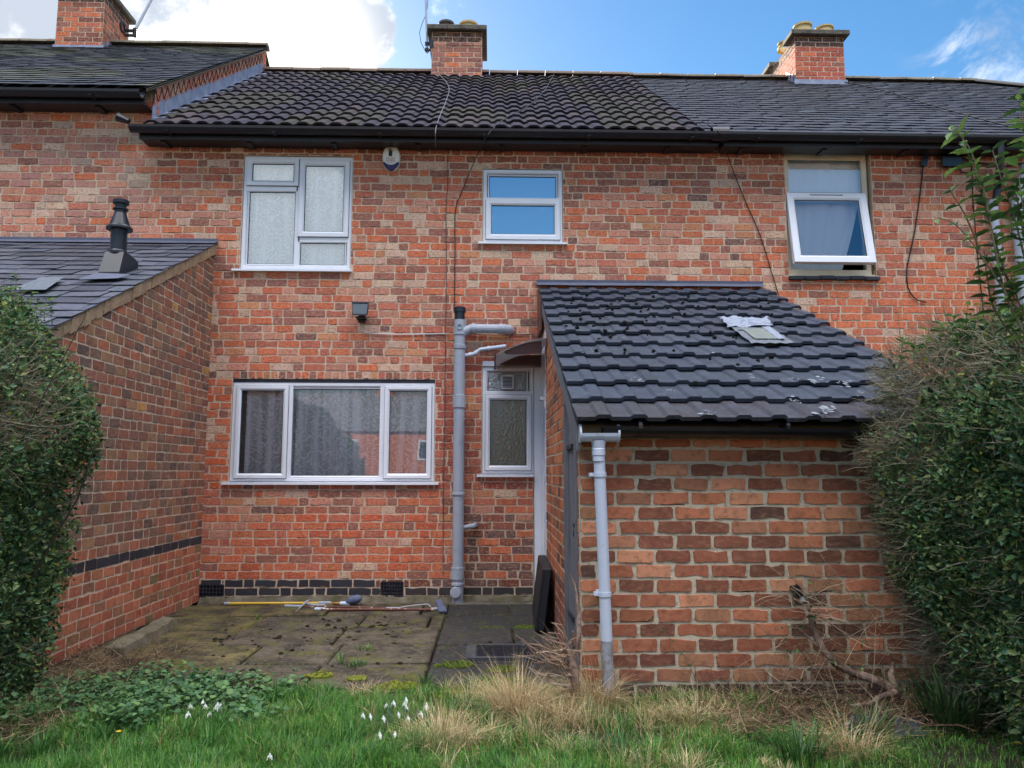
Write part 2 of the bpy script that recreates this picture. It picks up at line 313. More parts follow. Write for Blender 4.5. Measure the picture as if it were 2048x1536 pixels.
def lace(name, scale, dens, c=(226, 232, 236), amt=.5):
    """net curtain: fine mesh ground with denser rosettes and scrolls of thread, holes between"""
    m = bpy.data.materials.new(name); m.use_nodes = True; nt = m.node_tree; N = nt.nodes; L = nt.links; p = N['Principled BSDF']; p.inputs['Base Color'].default_value = A(*c)+(1,); p.inputs['Roughness'].default_value = .9
    tc = N.new('ShaderNodeTexCoord')
    def mth(op, a, b=None, clamp=False):
        n = N.new('ShaderNodeMath'); n.operation = op; n.use_clamp = clamp
        for i, v in enumerate((a, b)):
            if v is None: continue
            if isinstance(v, (int, float)): n.inputs[i].default_value = v
            else: L.new(v, n.inputs[i])
        return n.outputs[0]
    def mr(v, a, b):
        n = N.new('ShaderNodeMapRange'); L.new(v, n.inputs[0]); n.inputs[1].default_value = a; n.inputs[2].default_value = b; return n.outputs[0]
    ds = N.new('ShaderNodeTexNoise'); ds.inputs['Scale'].default_value = scale*2.2; ds.inputs['Detail'].default_value = 2; L.new(tc.outputs['UV'], ds.inputs[0])
    va = N.new('ShaderNodeVectorMath'); va.operation = 'MULTIPLY_ADD'; L.new(ds.outputs['Color'], va.inputs[0]); va.inputs[1].default_value = (.11, .11, 0); L.new(tc.outputs['UV'], va.inputs[2])
    v = N.new('ShaderNodeTexVoronoi'); v.inputs['Scale'].default_value = scale; v.inputs['Randomness'].default_value = .9; L.new(va.outputs[0], v.inputs[0])
    rings = mth('SINE', mth('MULTIPLY', v.outputs['Distance'], 26.0)); petals = mr(rings, .1, .7)
    n2 = N.new('ShaderNodeTexNoise'); n2.inputs['Scale'].default_value = scale*9; n2.inputs['Detail'].default_value = 2; L.new(tc.outputs['UV'], n2.inputs[0])
    grain = mr(n2.outputs[0], .42, .56)
    sx = N.new('ShaderNodeMapping'); sx.inputs['Scale'].default_value = (1, .05, 1); L.new(tc.outputs['UV'], sx.inputs[0])
    fo = N.new('ShaderNodeTexNoise'); fo.inputs['Scale'].default_value = 13; fo.inputs['Detail'].default_value = 3; fo.inputs['Distortion'].default_value = .3; L.new(sx.outputs[0], fo.inputs[0])
    fold = mr(fo.outputs[0], .40, .62)
    fl = mth('ADD', mth('ADD', mth('MULTIPLY', mth('MULTIPLY', petals, grain), amt), mth('MULTIPLY', fold, amt*.75)), dens, True)
    t = N.new('ShaderNodeBsdfTransparent'); ms = N.new('ShaderNodeMixShader'); L.new(fl, ms.inputs[0]); L.new(t.outputs[0], ms.inputs[1]); L.new(p.outputs[0], ms.inputs[2]); L.new(ms.outputs[0], N['Material Output'].inputs[0]); MATS[name] = m
lace('lace', 8, .50, (246, 249, 250), .50); lace('lace_fine', 7, .66, (244, 247, 248), .40)

# ------------------------------------------------------------------ bricks
COURSE = .0825; ST, HD = .228, .114
def clip_poly(P, planes):
    for a, b, c in planes:               # keep a*u+b*v+c >= 0
        Q = []
        for i in range(len(P)):
            p, q = P[i-1], P[i]; dp = a*p[0]+b*p[1]+c; dq = a*q[0]+b*q[1]+c
            if (dp >= 0) != (dq >= 0): t = dp/(dp-dq); Q.append((p[0]+(q[0]-p[0])*t, p[1]+(q[1]-p[1])*t))
            if dq >= 0: Q.append(q)
        P = Q
        if len(P) < 3: return []
    return P
def sub_rect(rects, h):
    out = []
    for (a, b, c, d) in rects:
        x0, x1, y0, y1 = h
        if b <= x0 or a >= x1 or d <= y0 or c >= y1: out.append((a, b, c, d)); continue
        if a < x0: out.append((a, x0, c, d))
        if b > x1: out.append((x1, b, c, d))
        aa, bb = max(a, x0), min(b, x1)
        if c < y0: out.append((aa, bb, c, y0))
        if d > y1: out.append((aa, bb, y1, d))
    return out
def brick_rows(u0, u1, v0, v1, rg, course=COURSE, st=ST, hd=HD, bond='mixed', special=None):
    """cells (joint to joint) of a wall, row by row"""
    k = 0; v = v0; out = []
    while v < v1-1e-4:
        vt = min(v+course, v1); sp = special(k, v) if special else None
        u = u0-rg.uniform(0, st)
        if bond == 'stretcher': u = u0-(st*.5 if k % 2 else 0)+rg.uniform(-.012, .012)
        if bond == 'header': u = u0-(hd*.5 if k % 2 else 0)
        run = rg.randint(0, 3)
        while u < u1:
            if sp and sp[0] <= u < sp[1]: w = sp[2]
            elif bond == 'stretcher': w = st*rg.uniform(.985, 1.015)
            elif bond == 'header': w = hd*1.55 if rg.random() < .8 else hd
            else:
                if run > 0: w = st; run -= 1
                else: w = hd; run = rg.choice((1, 1, 2, 2, 3, 3))
                w *= rg.uniform(.96, 1.03)
            a, b = max(u, u0), min(u+w, u1)
            if b-a > .02: out.append((a, b, v, vt, k))
            u += w
        v += course; k += 1
    return out
def emit_brick(mb, r, O, U, V, Nn, color, rg, planes=(), joint=.0062, rough=1.0, depth=.0060, mat=0, gap=0):
    a, b, c, d = r; a += joint; b -= joint; c += joint; d -= joint
    if b-a < .012 or d-c < .012: return
    ch = rg.uniform(.002, .007)*rough; P = []
    def edge(p, q, n):
        L = math.hypot(q[0]-p[0], q[1]-p[1]); nn = max(1, int(L/n)); nx, ny = (q[1]-p[1])/L, -(q[0]-p[0])/L
        for i in range(nn+1):
            t = i/nn; j = rg.uniform(-.0016, .0022)*rough
            if rg.random() < .05: j = -.006*rough
            P.append((p[0]+(q[0]-p[0])*t+nx*j, p[1]+(q[1]-p[1])*t+ny*j))
    edge((a+ch, c), (b-ch, c), .06); edge((b, c+ch), (b, d-ch), .04); edge((b-ch, d), (a+ch, d), .06); edge((a, d-ch), (a, c+ch), .04)
    if planes:
        P = clip_poly(P, planes)
        if len(P) < 3: return
    n = len(P); cu = sum(p[0] for p in P)/n; cv = sum(p[1] for p in P)/n; dz = rg.uniform(-.0015, .0018)*rough; tu, tv = rg.uniform(-.012, .012), rg.uniform(-.02, .02); vs = []
    for p in P: vs.append(O+U*p[0]+V*p[1]-Nn*depth)
    e = .0028
    for p in P:
        du, dv = p[0]-cu, p[1]-cv; L = math.hypot(du, dv) or 1; x, y = p[0]-du/L*e*1.3, p[1]-dv/L*e*1.3
        vs.append(O+U*x+V*y+Nn*(dz+du*tu*.2+dv*tv*.3))
    fs = [(k, (k+1) % n, n+(k+1) % n, n+k) for k in range(n)]+[tuple(range(n, 2*n))]
    mb.add(vs, fs, mat, color)
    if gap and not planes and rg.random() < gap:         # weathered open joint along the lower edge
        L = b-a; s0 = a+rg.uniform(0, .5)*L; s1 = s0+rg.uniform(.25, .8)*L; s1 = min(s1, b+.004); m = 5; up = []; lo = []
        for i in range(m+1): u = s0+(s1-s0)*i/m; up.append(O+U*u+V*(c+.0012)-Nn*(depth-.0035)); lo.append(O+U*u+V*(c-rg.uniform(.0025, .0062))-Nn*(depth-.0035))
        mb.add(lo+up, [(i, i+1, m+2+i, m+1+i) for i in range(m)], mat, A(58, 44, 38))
def mortar_sheet(mb, u0, u1, v0, v1, holes, O, U, V, Nn, depth=.004, reveal=.11, mat=1, planes=(), step=.6):
    us = sorted({u0, u1} | {max(u0, min(u1, x)) for h in holes for x in h[:2]}); vs_ = sorted({v0, v1} | {max(v0, min(v1, x)) for h in holes for x in h[2:]})
    for i in range(len(us)-1):
        for j in range(len(vs_)-1):
            a, b, c, d = us[i], us[i+1], vs_[j], vs_[j+1]; mu, mv = (a+b)/2, (c+d)/2
            if any(h[0] < mu < h[1] and h[2] < mv < h[3] for h in holes): continue
            P = [(a, c), (b, c), (b, d), (a, d)]
            if planes: P = clip_poly(P, planes)
            if len(P) > 2: mb.add([O+U*p[0]+V*p[1]-Nn*depth for p in P], [tuple(range(len(P)))], mat)
    for h in holes:
        a, b, c, d = max(h[0], u0), min(h[1], u1), max(h[2], v0), min(h[3], v1)
        if b <= a or d <= c: continue
        for (p, q) in (((a, c), (a, d)), ((b, c), (b, d)), ((a, d), (b, d)), ((a, c), (b, c))):
            if planes:
                ok = lambda t: all(A_*t[0]+B_*t[1]+C_ >= 0 for A_, B_, C_ in planes)
                if not ok(p) and not ok(q): continue
                if not ok(q):
                    (A_, B_, C_) = planes[0]; q = (q[0], -(A_*q[0]+C_)/B_) if p[0] == q[0] else q
                    if not ok((q[0], q[1]-.001)): continue
            if p[0] == q[0] and (p[0] in (u0, u1)) and not (u0 < h[0] and h[1] < u1) and ((p[0] == u0 and h[0] < u0) or (p[0] == u1 and h[1] > u1)): continue
            mb.quad(O+U*p[0]+V*p[1]-Nn*depth, O+U*q[0]+V*q[1]-Nn*depth, O+U*q[0]+V*q[1]-Nn*reveal, O+U*p[0]+V*p[1]-Nn*reveal, mat)
# brick colours
ORG, RED, SAL, PUR, BUF, DRK, TAN = A(204, 110, 75), A(184, 103, 82), A(196, 138, 116), A(144, 96, 85), A(204, 175, 152), A(102, 82, 80), A(194, 134, 96)
BLK = A(50, 50, 56)
DUST = A(192, 130, 104)
def dusty(c, k): return tuple(a*(1-k)+b*k for a, b in zip(c, DUST))
def pick(rg, w):
    t = rg.random()*sum(x for _, x in w)
    for c, x in w:
        t -= x
        if t <= 0: return jit(c, rg, .13)
    return jit(w[-1][0], rg, .1)
def facade_col(u, v, w, rg):
    n = mnoise.noise((u*.55, v*.8, 3.3)); n2 = mnoise.noise((u*1.7, v*2.2, 9.1))
    if u < -3.55 and v > 3.2:                          # the house on the left: paler, pinker bricks
        return pick(rg, ((SAL, 5), (A(178, 128, 116), 3.5), (BUF, 1.4), (PUR, 1.0), (ORG, .8), (A(196, 118, 92), 1.5), (A(170, 150, 136), .8)))
    base = [(ORG, 2.2), (RED, 3.0), (SAL, 2.4), (PUR, 2.0), (BUF, .9 if w > .15 else 2.4), (DRK, .35), (TAN, .5)]
    if v < .86 and u < -.45: base = [(ORG, 5), (A(200, 92, 62), 3), (RED, 2.2), (PUR, 1.0), (SAL, 1.4), (BUF, .4)]
    if 1.15 < v < 2.25 and u < -2.6: base = [(ORG, 6), (A(196, 88, 52), 3), (PUR, .8), (BUF, .6)]
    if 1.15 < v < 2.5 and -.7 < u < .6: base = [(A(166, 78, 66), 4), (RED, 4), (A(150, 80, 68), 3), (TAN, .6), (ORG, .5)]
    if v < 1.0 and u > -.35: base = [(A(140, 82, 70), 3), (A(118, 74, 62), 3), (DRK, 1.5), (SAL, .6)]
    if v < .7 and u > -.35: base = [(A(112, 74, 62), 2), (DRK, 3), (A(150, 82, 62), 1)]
    if u > 2.9 and v < 3.35: base = [(ORG, 5), (A(210, 116, 78), 3), (RED, 2.5), (PUR, 1), (BUF, .6)]
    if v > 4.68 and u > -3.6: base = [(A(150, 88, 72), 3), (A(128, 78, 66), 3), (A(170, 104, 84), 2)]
    if v < .225 and -2.95 < u < -1.3: return jit(BLK, rg, .15)
    if v < .14: return jit(A(58, 54, 54), rg, .2)
    if v < .225: return pick(rg, ((A(110, 70, 58), 2), (DRK, 2)))
    if n > .22: base = base+[(ORG, 3.0)]
    if n < -.25: base = base+[(PUR, 2.2), (RED, 1.5)]
    if n2 > .3 and w < .15: base = base+[(BUF, 3)]
    return dusty(pick(rg, base), .06)
def side_col(u, v, w, rg):
    if .60 < v < .68: return jit(BLK, rg, .15)
    if v < .60: return pick(rg, ((A(170, 96, 74), 4), (A(184, 112, 84), 2), (A(150, 104, 78), 1.5), (A(130, 110, 80), 1 if u < 1.2 else .3)))
    k = max(0, min(1, 1-u/3.0))
    return pick(rg, ((A(150, 98, 80), 4), (A(134, 94, 80), 3+k), (A(124, 98, 84), 1.8+k*1.5), (A(172, 104, 78), 1.8), (A(158, 118, 90), 1.2), (A(190, 140, 80), .2), (A(108, 88, 82), .8+k)))
def shed_col(u, v, w, rg):
    if v < .085: return jit(A(64, 58, 56), rg, .2)
    lo = v < .95
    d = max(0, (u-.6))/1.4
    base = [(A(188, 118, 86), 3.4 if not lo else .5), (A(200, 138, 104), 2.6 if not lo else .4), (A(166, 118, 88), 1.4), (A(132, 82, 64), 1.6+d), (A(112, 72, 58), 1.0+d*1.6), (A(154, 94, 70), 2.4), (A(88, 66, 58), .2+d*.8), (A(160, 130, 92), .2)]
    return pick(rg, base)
# ------------------------------------------------------------------ ground and paving
X, Y_, Z_ = Vector((1, 0, 0)), Vector((0, 1, 0)), Vector((0, 0, 1))
def make_ground():
    xs = sorted(set([-160, -60, -25, -12, -8] + [round(-6+.16*i, 3) for i in range(76)] + [8, 12, 25, 60, 160])); ys = sorted(set([-160, -80, -40, -20, -12] + [round(-9+.16*i, 3) for i in range(60)] + [2, 10, 40, 120]))
    V = []; F = []
    for y in ys:
        for x in xs:
            z = -.035
            if -9 < y < .5 and -6 < x < 6.2: z += .03*mnoise.noise((x*1.3, y*1.3, 0))+.015*mnoise.noise((x*5, y*5, 2))
            if y < -3.25: z += min(.05, (-3.25-y)*.06)
            if -3.1 < x < .7 and y > -3.0: z = -.06
            V.append((x, y, z))
    n = len(xs)
    for j in range(len(ys)-1):
        for i in range(n-1): F.append((j*n+i, j*n+i+1, (j+1)*n+i+1, (j+1)*n+i))
    mb = MB()
    for f in F: pass
    mb.add(V, F); o = mb.build('ground', MATS['turf_soil'], smooth=True, attr=False); tag(o, kind='structure')
make_ground()
JO = []
def make_patio():
    mb = MB(); rg = random.Random(5); y = -.02
    rows = [.16, .62, .60, .62, .58, .55]
    for ri, dy in enumerate(rows):
        x = -3.05+rg.uniform(0, .15)
        while x < .50:
            w = rg.choice((.9, .88, .6, .92)); w = 3 if ri == 0 else w
            x1 = min(x+w, .53)
            if x1 > .3: x1 = .53
            if x < -.42 < x1-.05: x1 = -.42
            if x1-x < .12: x = x1; continue
            dark = x > -.5
            if ri == 0: base = A(104, 96, 84)
            elif dark: base = A(50, 48, 46)
            else: base = A(90, 82, 69) if x > -2.2 else A(106, 96, 62)
            if dark and ri in (3,) : base = A(58, 55, 52)
            c = jit(base, rg, .12); z = rg.uniform(-.006, .006); tx, ty = rg.uniform(-.012, .012), rg.uniform(-.01, .01); g = .008
            P = []
            for (a, b) in ((x+g, y-dy+g), (x1-g, y-dy+g), (x1-g, y-g), (x+g, y-g)): P.append((a, b, z+tx*(a-x)+ty*(b-y)))
            T = [(p[0], p[1], p[2]-.08) for p in P]
            mb.hexa(T+P, 1 if dark else 0, c, .012); JO.append(((x, y-dy), (x1, y-dy))); JO.append(((x, y-dy), (x, y)))
            x = x1
        y -= dy
    o = mb.build('patio', [MATS['slab'], MATS['slab_dark']]); tag(o, kind='structure')
    # bedding between the slabs
    b = MB(); b.quad((-3.1, -3.12, -.04), (.60, -3.12, -.04), (.60, 0, -.04), (-3.1, 0, -.04)); o = b.build('paving_bed', MATS['soil'], attr=False); tag(o, kind='structure')
make_patio()

# ------------------------------------------------------------------ the terrace
XL, XR = -3.68, 2.26                      # party walls
holes = {'lower': (-2.72, -.60, 1.18, 2.2825), 'upper': (-2.70, -1.525, 3.435, 4.73), 'bath': (-.108, .763, 3.755, 4.61), 'right': (3.225, 4.19, 3.44, 4.85), 'door': (-.105, .53, 1.262, 2.425), 'post': (.438, .53, .1, 1.262),
         'vent': (-3.0, -2.72, .02, .165), 'vent2': (-1.13, -.90, .045, .19)}
houseL = empty('terraced_house', (-6, 0, 0), 'taller brick terraced house on the left with slate roof and stepped gable edge', 'house')
houseC = empty('terraced_house', (-.7, 0, 0), 'middle brick terraced house with brown concrete tile roof and white framed windows', 'house')
houseR = empty('terraced_house', (5, 0, 0), 'right hand brick terraced house with slate roof and one tilted open window', 'house')
def make_facade():
    rg = random.Random(11); mbs = {'L': MB(), 'C': MB(), 'R': MB()}; O = Vector((0, 0, 0)); V = Z_; U = X; Nn = -Y_
    sp = lambda k, v: (-2.93, -.42, .080) if k == 28 else ((-.12, .45, .078) if k == 14 and False else None)
    cells = brick_rows(-8.2, 8.0, -.0275, 5.52, rg, special=sp)
    for (a, b, c, d, k) in cells:
        m = (a+b)/2
        if m > XL+.03 and c > 4.97: continue
        if m < -5.7 and c < 3.3: continue
        rects = [(a, b, c, d)]
        for h in holes.values(): rects = sub_rect(rects, h)
        key = 'L' if (m < XL and c > 3.0) or m < XL else ('R' if m > XR else 'C')
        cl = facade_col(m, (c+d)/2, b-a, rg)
        for r in rects:
            if r[1]-r[0] < .02 or r[3]-r[2] < .018: continue
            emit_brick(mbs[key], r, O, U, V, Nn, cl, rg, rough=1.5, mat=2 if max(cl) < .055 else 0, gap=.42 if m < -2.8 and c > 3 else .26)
    hs = list(holes.values())
    mortar_sheet(mbs['L'], -8.2, XL, 0, 5.52, [], O, U, V, Nn)
    mortar_sheet(mbs['C'], XL, XR, 0, 5.0, [h for k, h in holes.items() if k != 'right'], O, U, V, Nn)
    mortar_sheet(mbs['R'], XR, 8.0, 0, 5.0, [holes['right']], O, U, V, Nn)
    for k, par in (('L', houseL), ('C', houseC), ('R', houseR)):
        mbs[k].build('wall', [MATS['brick'], MATS['mortar'], MATS['black_brick']], par)
make_facade()
# roof geometry
RIDGE_Y = 3.75; RZ_C = at(900, 151, RIDGE_Y).z; EV_Y = -.27; EZ_C = at(900, 257, EV_Y).z; SL = (RZ_C-EZ_C)/(RIDGE_Y-EV_Y)
RZ_L = at(300, 92, RIDGE_Y).z; EZ_L = RZ_L-SL*(RIDGE_Y-EV_Y)
def roofz(y, z0=EZ_C): return z0+(y-EV_Y)*SL
VS = Vector((0, 1, SL)).normalized(); NS = X.cross(VS).normalized(); SLEN = math.hypot(RIDGE_Y-EV_Y, RZ_C-EZ_C)
def tile_roof(mb, E, U, V, N, width, rows, gauge, pitch, prof, rg, thick=.02, colf=None, skip=None, lift=.02):
    ncol = max(1, round(width/pitch)); pitch = width/ncol; n = len(prof)
    for r in range(rows):
        for c in range(ncol):
            if skip and skip(r, c): continue
            v0 = r*gauge-.03+rg.uniform(-.006, .006); v1 = v0+gauge*1.1; l0 = lift+rg.uniform(-.002, .006); l1 = rg.uniform(-.003, .001); sk = rg.uniform(-.004, .004); vs = []
            for (v, lf, th) in ((v0, l0, -thick), (v0, l0, 0), (v0+.012, l0+.002, 0), (v1, l1, 0)):
                for i, (s, h) in enumerate(prof):
                    vs.append(E+U*((c+s)*pitch)+V*(v+sk*(s-.5))+N*(lf+h+th*(1 if th else 0)))
            fs = []
            for q in range(3):
                for i in range(n-1): fs.append((q*n+i, q*n+i+1, (q+1)*n+i+1, (q+1)*n+i))
            fs += [(0, n, 3*n, 0+n) if False else (0, n, 2*n, 3*n), (n-1, 4*n-1, 3*n-1, 2*n-1)]
            mb.add(vs, fs, 0, colf(r, c, rg))
def slate_roof(mb, E, U, V, N, width, rows, gauge, w, rg, colf, planes=(), thick=.006, lift=.012, slip=.006):
    for r in range(rows):
        u = -(w*.5 if r % 2 else 0)+rg.uniform(-.02, .02)
        while u < width:
            ww = w*rg.uniform(.88, 1.1); v0 = r*gauge-.02+rg.uniform(-slip, slip); v1 = v0+gauge*1.15; g = .004; tilt = rg.uniform(-.003, .005)
            P = [(u+g, v0+rg.uniform(-.003, .003)), (u+ww-g, v0+rg.uniform(-.003, .003)), (u+ww-g, v1), (u+g, v1)]
            P = clip_poly(P, [(1, 0, 0), (-1, 0, width)]+list(planes))
            u += ww
            if len(P) < 3: continue
            n = len(P); vs = []
            for th in (-thick, 0):
                for p in P:
                    t = (p[1]-v0)/(v1-v0); vs.append(E+U*p[0]+V*p[1]+N*(lift*(1-t)+th+tilt*(1 if p[0] > u-ww/2 else -1)))
            fs = [tuple(range(n, 2*n))]+[(k, (k+1) % n, n+(k+1) % n, n+k) for k in range(n)]; mb.add(vs, fs, 0, colf(r, u, rg))
def half_gutter(mb, p0, p1, r, mat=0, out=-Y_, n=8):
    prof = []
    for k in range(n+1):
        a = math.pi+math.pi*k/n; prof.append((math.cos(a)*r, math.sin(a)*r))
    for k in range(n, -1, -1):
        a = math.pi+math.pi*k/n; prof.append((math.cos(a)*(r-.006), math.sin(a)*(r-.006)))
    mb.extrude(prof, p0, p1, out, Z_, mat)
def make_roofs():
    rg = random.Random(21)
    # middle house: rolled concrete tiles
    mb = MB(); prof = [(0, 0), (.10, .003), (.24, .020), (.36, .026), (.64, .026), (.76, .020), (.90, .003), (1, 0)]
    def tc(r, c, rg):
        k = mnoise.noise((c*.15, r*.22, 4.0)); b = A(40, 34, 45) if k < .12 else A(48, 45, 37)
        if rg.random() < .07: b = A(62, 51, 54)
        return jit(b, rg, .16)
    tile_roof(mb, Vector((XL+.02, EV_Y, EZ_C)), X, VS, NS, XR-XL-.02, 14, SLEN/14, .176, prof, rg, colf=tc, lift=.026, thick=.022)
    mb.quad((XL, EV_Y+.02, EZ_C-.03), (XR, EV_Y+.02, EZ_C-.03), (XR, RIDGE_Y, RZ_C-.03), (XL, RIDGE_Y, RZ_C-.03), 0, A(30, 28, 28))
    mb.build('roof', MATS['tile'], houseC)
    mb = MB(); x = XL+.02
    while x < XR-.05:
        x1 = min(x+.45, XR); z = RZ_C+rg.uniform(-.004, .006); pr = [(math.cos(a)*.125, math.sin(a)*.085) for a in [math.pi*k/8 for k in range(9)]]
        mb.extrude(pr, (x+.006, RIDGE_Y, z), (x1-.006, RIDGE_Y, z+rg.uniform(-.004, .004)), Y_, Z_, 0, jit(A(120, 104, 90), rg, .12)); x = x1
    mb.build('ridge', MATS['tile'], houseC)
    # slates
    def sc(r, u, rg):
        k = mnoise.noise((u*.5, r*.12, 7)); b = A(35, 40, 52) if k < .1 else A(42, 46, 55)
        if rg.random() < .05: b = A(58, 63, 76)
        return jit(b, rg, .2)
    mb = MB(); W = 10.5; slate_roof(mb, Vector((XR+.01, EV_Y, EZ_C)), X, VS, NS, W, 27, SLEN/27, .25, rg, sc, planes=[(-SLEN/(RIDGE_Y-EV_Y), -1, (7.95-XR+4.0)*SLEN/(RIDGE_Y-EV_Y))], slip=.012)
    mb.add([(XR, EV_Y+.02, EZ_C-.03), (11.9, EV_Y+.02, EZ_C-.03), (7.93, RIDGE_Y, RZ_C-.03), (XR, RIDGE_Y, RZ_C-.03)], [(0, 1, 2, 3)], 0, A(30, 30, 32)); mb.build('roof', MATS['slate'], houseR)
    mb = MB(); x = XR
    pr = [(math.cos(a)*.11, math.sin(a)*.075) for a in [math.pi*k/8 for k in range(9)]]
    while x < 7.9:
        x1 = min(x+.45, 7.95); mb.extrude(pr, (x+.004, RIDGE_Y, RZ_C+rg.uniform(-.012, .004)), (x1-.004, RIDGE_Y, RZ_C+rg.uniform(-.012, .004)), Y_, Z_, 0, jit(A(112, 104, 86), rg, .15)); x = x1
    mb.extrude(pr, (7.93, RIDGE_Y, RZ_C), (11.9, EV_Y, EZ_C), Vector((1, 1, 0)).normalized(), Z_, 0, A(90, 88, 84))
    mb.build('ridge', MATS['slate'], houseR)
    mb = MB()
    def sl(r, u, rg):
        k = mnoise.noise((u*.6, r*.15, 2)); b = A(41, 45, 54)
        if k > .15: b = A(66, 68, 54)
        return jit(b, rg, .2)
    EL = Vector((-12.5, EV_Y, EZ_L)); slate_roof(mb, EL, X, VS, NS, 12.5+XL+.05, 27, SLEN/27, .25, rg, sl, slip=.012)
    mb.quad((-12.5, EV_Y+.02, EZ_L-.03), (XL+.03, EV_Y+.02, EZ_L-.03), (XL+.03, RIDGE_Y, RZ_L-.03), (-12.5, RIDGE_Y, RZ_L-.03), 0, A(30, 30, 32)); mb.build('roof', MATS['slate'], houseL)
    mb = MB(); x = -12.5
    while x < XL:
        x1 = min(x+.45, XL+.04); mb.extrude(pr, (x+.004, RIDGE_Y, RZ_L+rg.uniform(-.008, .004)), (x1-.004, RIDGE_Y, RZ_L+rg.uniform(-.008, .004)), Y_, Z_, 0, jit(A(118, 108, 88), rg, .15)); x = x1
    mb.build('ridge', MATS['slate'], houseL)
    # rear slopes, rear and end walls close the houses behind
    for par, x0, x1, rz, ez in ((houseL, -12.5, XL, RZ_L, EZ_L), (houseC, XL, XR, RZ_C, EZ_C), (houseR, XR, 11.9, RZ_C, EZ_C)):
        mb = MB(); xr = 7.93 if par is houseR else x1
        mb.quad((x0, RIDGE_Y, rz-.01), (xr, RIDGE_Y, rz-.01), (x1, 7.8, ez), (x0, 7.8, ez), 0, A(80, 80, 84)); 
        if par is houseR: mb.add([(xr, RIDGE_Y, rz-.01), (x1, EV_Y, ez-.04), (x1, 7.8, ez)], [(0, 1, 2)], 0, A(80, 80, 84))
        mb.build('rear_roof', MATS['slate'], par)
        mb = MB(); mb.quad((x0, 7.5, 0), (x1, 7.5, 0), (x1, 7.5, ez), (x0, 7.5, ez), 0, A(160, 96, 76))
        if par is houseL: mb.quad((x0, 0, 0), (x0, 7.5, 0), (x0, 7.5, ez), (x0, 0, ez), 0, A(160, 96, 76)); mb.quad((x0, .02, 0), (-8.2, .02, 0), (-8.2, .02, ez), (x0, .02, ez), 0, A(160, 96, 76))
        if par is houseR: mb.quad((x1-.3, 0, 0), (x1-.3, 7.5, 0), (x1-.3, 7.5, ez), (x1-.3, 0, ez), 0, A(160, 96, 76)); mb.quad((8.0, .02, 0), (x1-.3, .02, 0), (x1-.3, .02, ez), (8.0, .02, ez), 0, A(160, 96, 76))
        mb.build('rear_wall', MATS['brick'], par)
        mb = MB(); mb.box(x0+.05, x1-.05, .4, 7.4, 2.62, 2.75); mb.quad((x0+.05, 1.6, 0), (x1-.05, 1.6, 0), (x1-.05, 1.6, 5.1), (x0+.05, 1.6, 5.1)); mb.quad((x0+.05, .25, 4.95), (x1-.05, .25, 4.95), (x1-.05, 1.6, 4.95), (x0+.05, 1.6, 4.95)); mb.build('inner_wall', MATS['room_dark'], par, attr=False)
make_roofs()
def make_gable():
    # side of the taller house standing above the middle roof, with its lead flashing
    mb = MB(); rg = random.Random(31); O = Vector((XL, 0, 0)); U = Y_; V = Z_; Nn = X
    b0 = EZ_C-EV_Y*SL; b1 = EZ_L-EV_Y*SL
    planes = [(-SL, 1, -(b0-.02)), (SL, -1, b1-.035)]
    for (a, b, c, d, k) in brick_rows(-.02, 3.8, EZ_C-.1, RZ_L, rg, bond='mixed'):
        emit_brick(mb, (a, b, c, d), O, U, V, Nn, pick(rg, ((SAL, 3), (A(180, 118, 98), 3), (RED, 2), (ORG, 1))), rg, planes)
    P = [(-.02, b0+SL*-.02-.05), (3.8, b0+SL*3.8-.05), (3.8, b1+SL*3.8-.03), (-.02, b1-SL*.02-.03)]
    mb.add([O+U*p[0]+V*p[1]-Nn*.004 for p in P], [(0, 1, 2, 3)], 1)
    # mortar under the verge
    mb.add([Vector((XL+.004, y, b1+SL*y-.03-d)) for y, d in ((-.25, 0), (-.25, .035), (3.75, .035), (3.75, 0))], [(0, 1, 2, 3)], 1)
    mb.build('gable_edge', [MATS['brick'], MATS['mortar']], houseL)
    lb = MB(); n = 26; y0, y1 = -.10, 3.6
    for i in range(n):
        a = y0+(y1-y0)*i/n; b = y0+(y1-y0)*(i+1)/n; m = (a+b)/2+.02; za, zb, zm = (b0+SL*t for t in (a, b, m)); x = XL+.008+rg.uniform(0, .004)
        h = .175+rg.uniform(-.01, .01)
        lb.add([(x, a, za+.02), (x, b, zb+.02), (x, b, zb+h), (x+.003, m, zm+h+.035), (x, a, za+h)], [(0, 1, 2, 4), (4, 2, 3)])
        lb.quad((x, a, za+.03), (x, b, zb+.03), (x+.13, b, zb+.045+rg.uniform(-.01, .01)), (x+.13+rg.uniform(-.01, .01), a, za+.045))
    lb.build('flashing', MATS['lead'], houseL, attr=False)
    zb = MB()                                     # open joints that zigzag above the lead
    for i in range(n):
        a = y0+(y1-y0)*i/n; m = a+(y1-y0)/n*.5
        for (p, q, dp, dq) in ((a, m, .20, .34), (m, a+(y1-y0)/n*.9, .34, .21)): zb.tube([(XL+.006, p, b0+SL*p+dp), (XL+.006, q, b0+SL*q+dq)], .0045, 4)
    zb.build('open_joint', MATS['gasket'], houseL, attr=False)
make_gable()
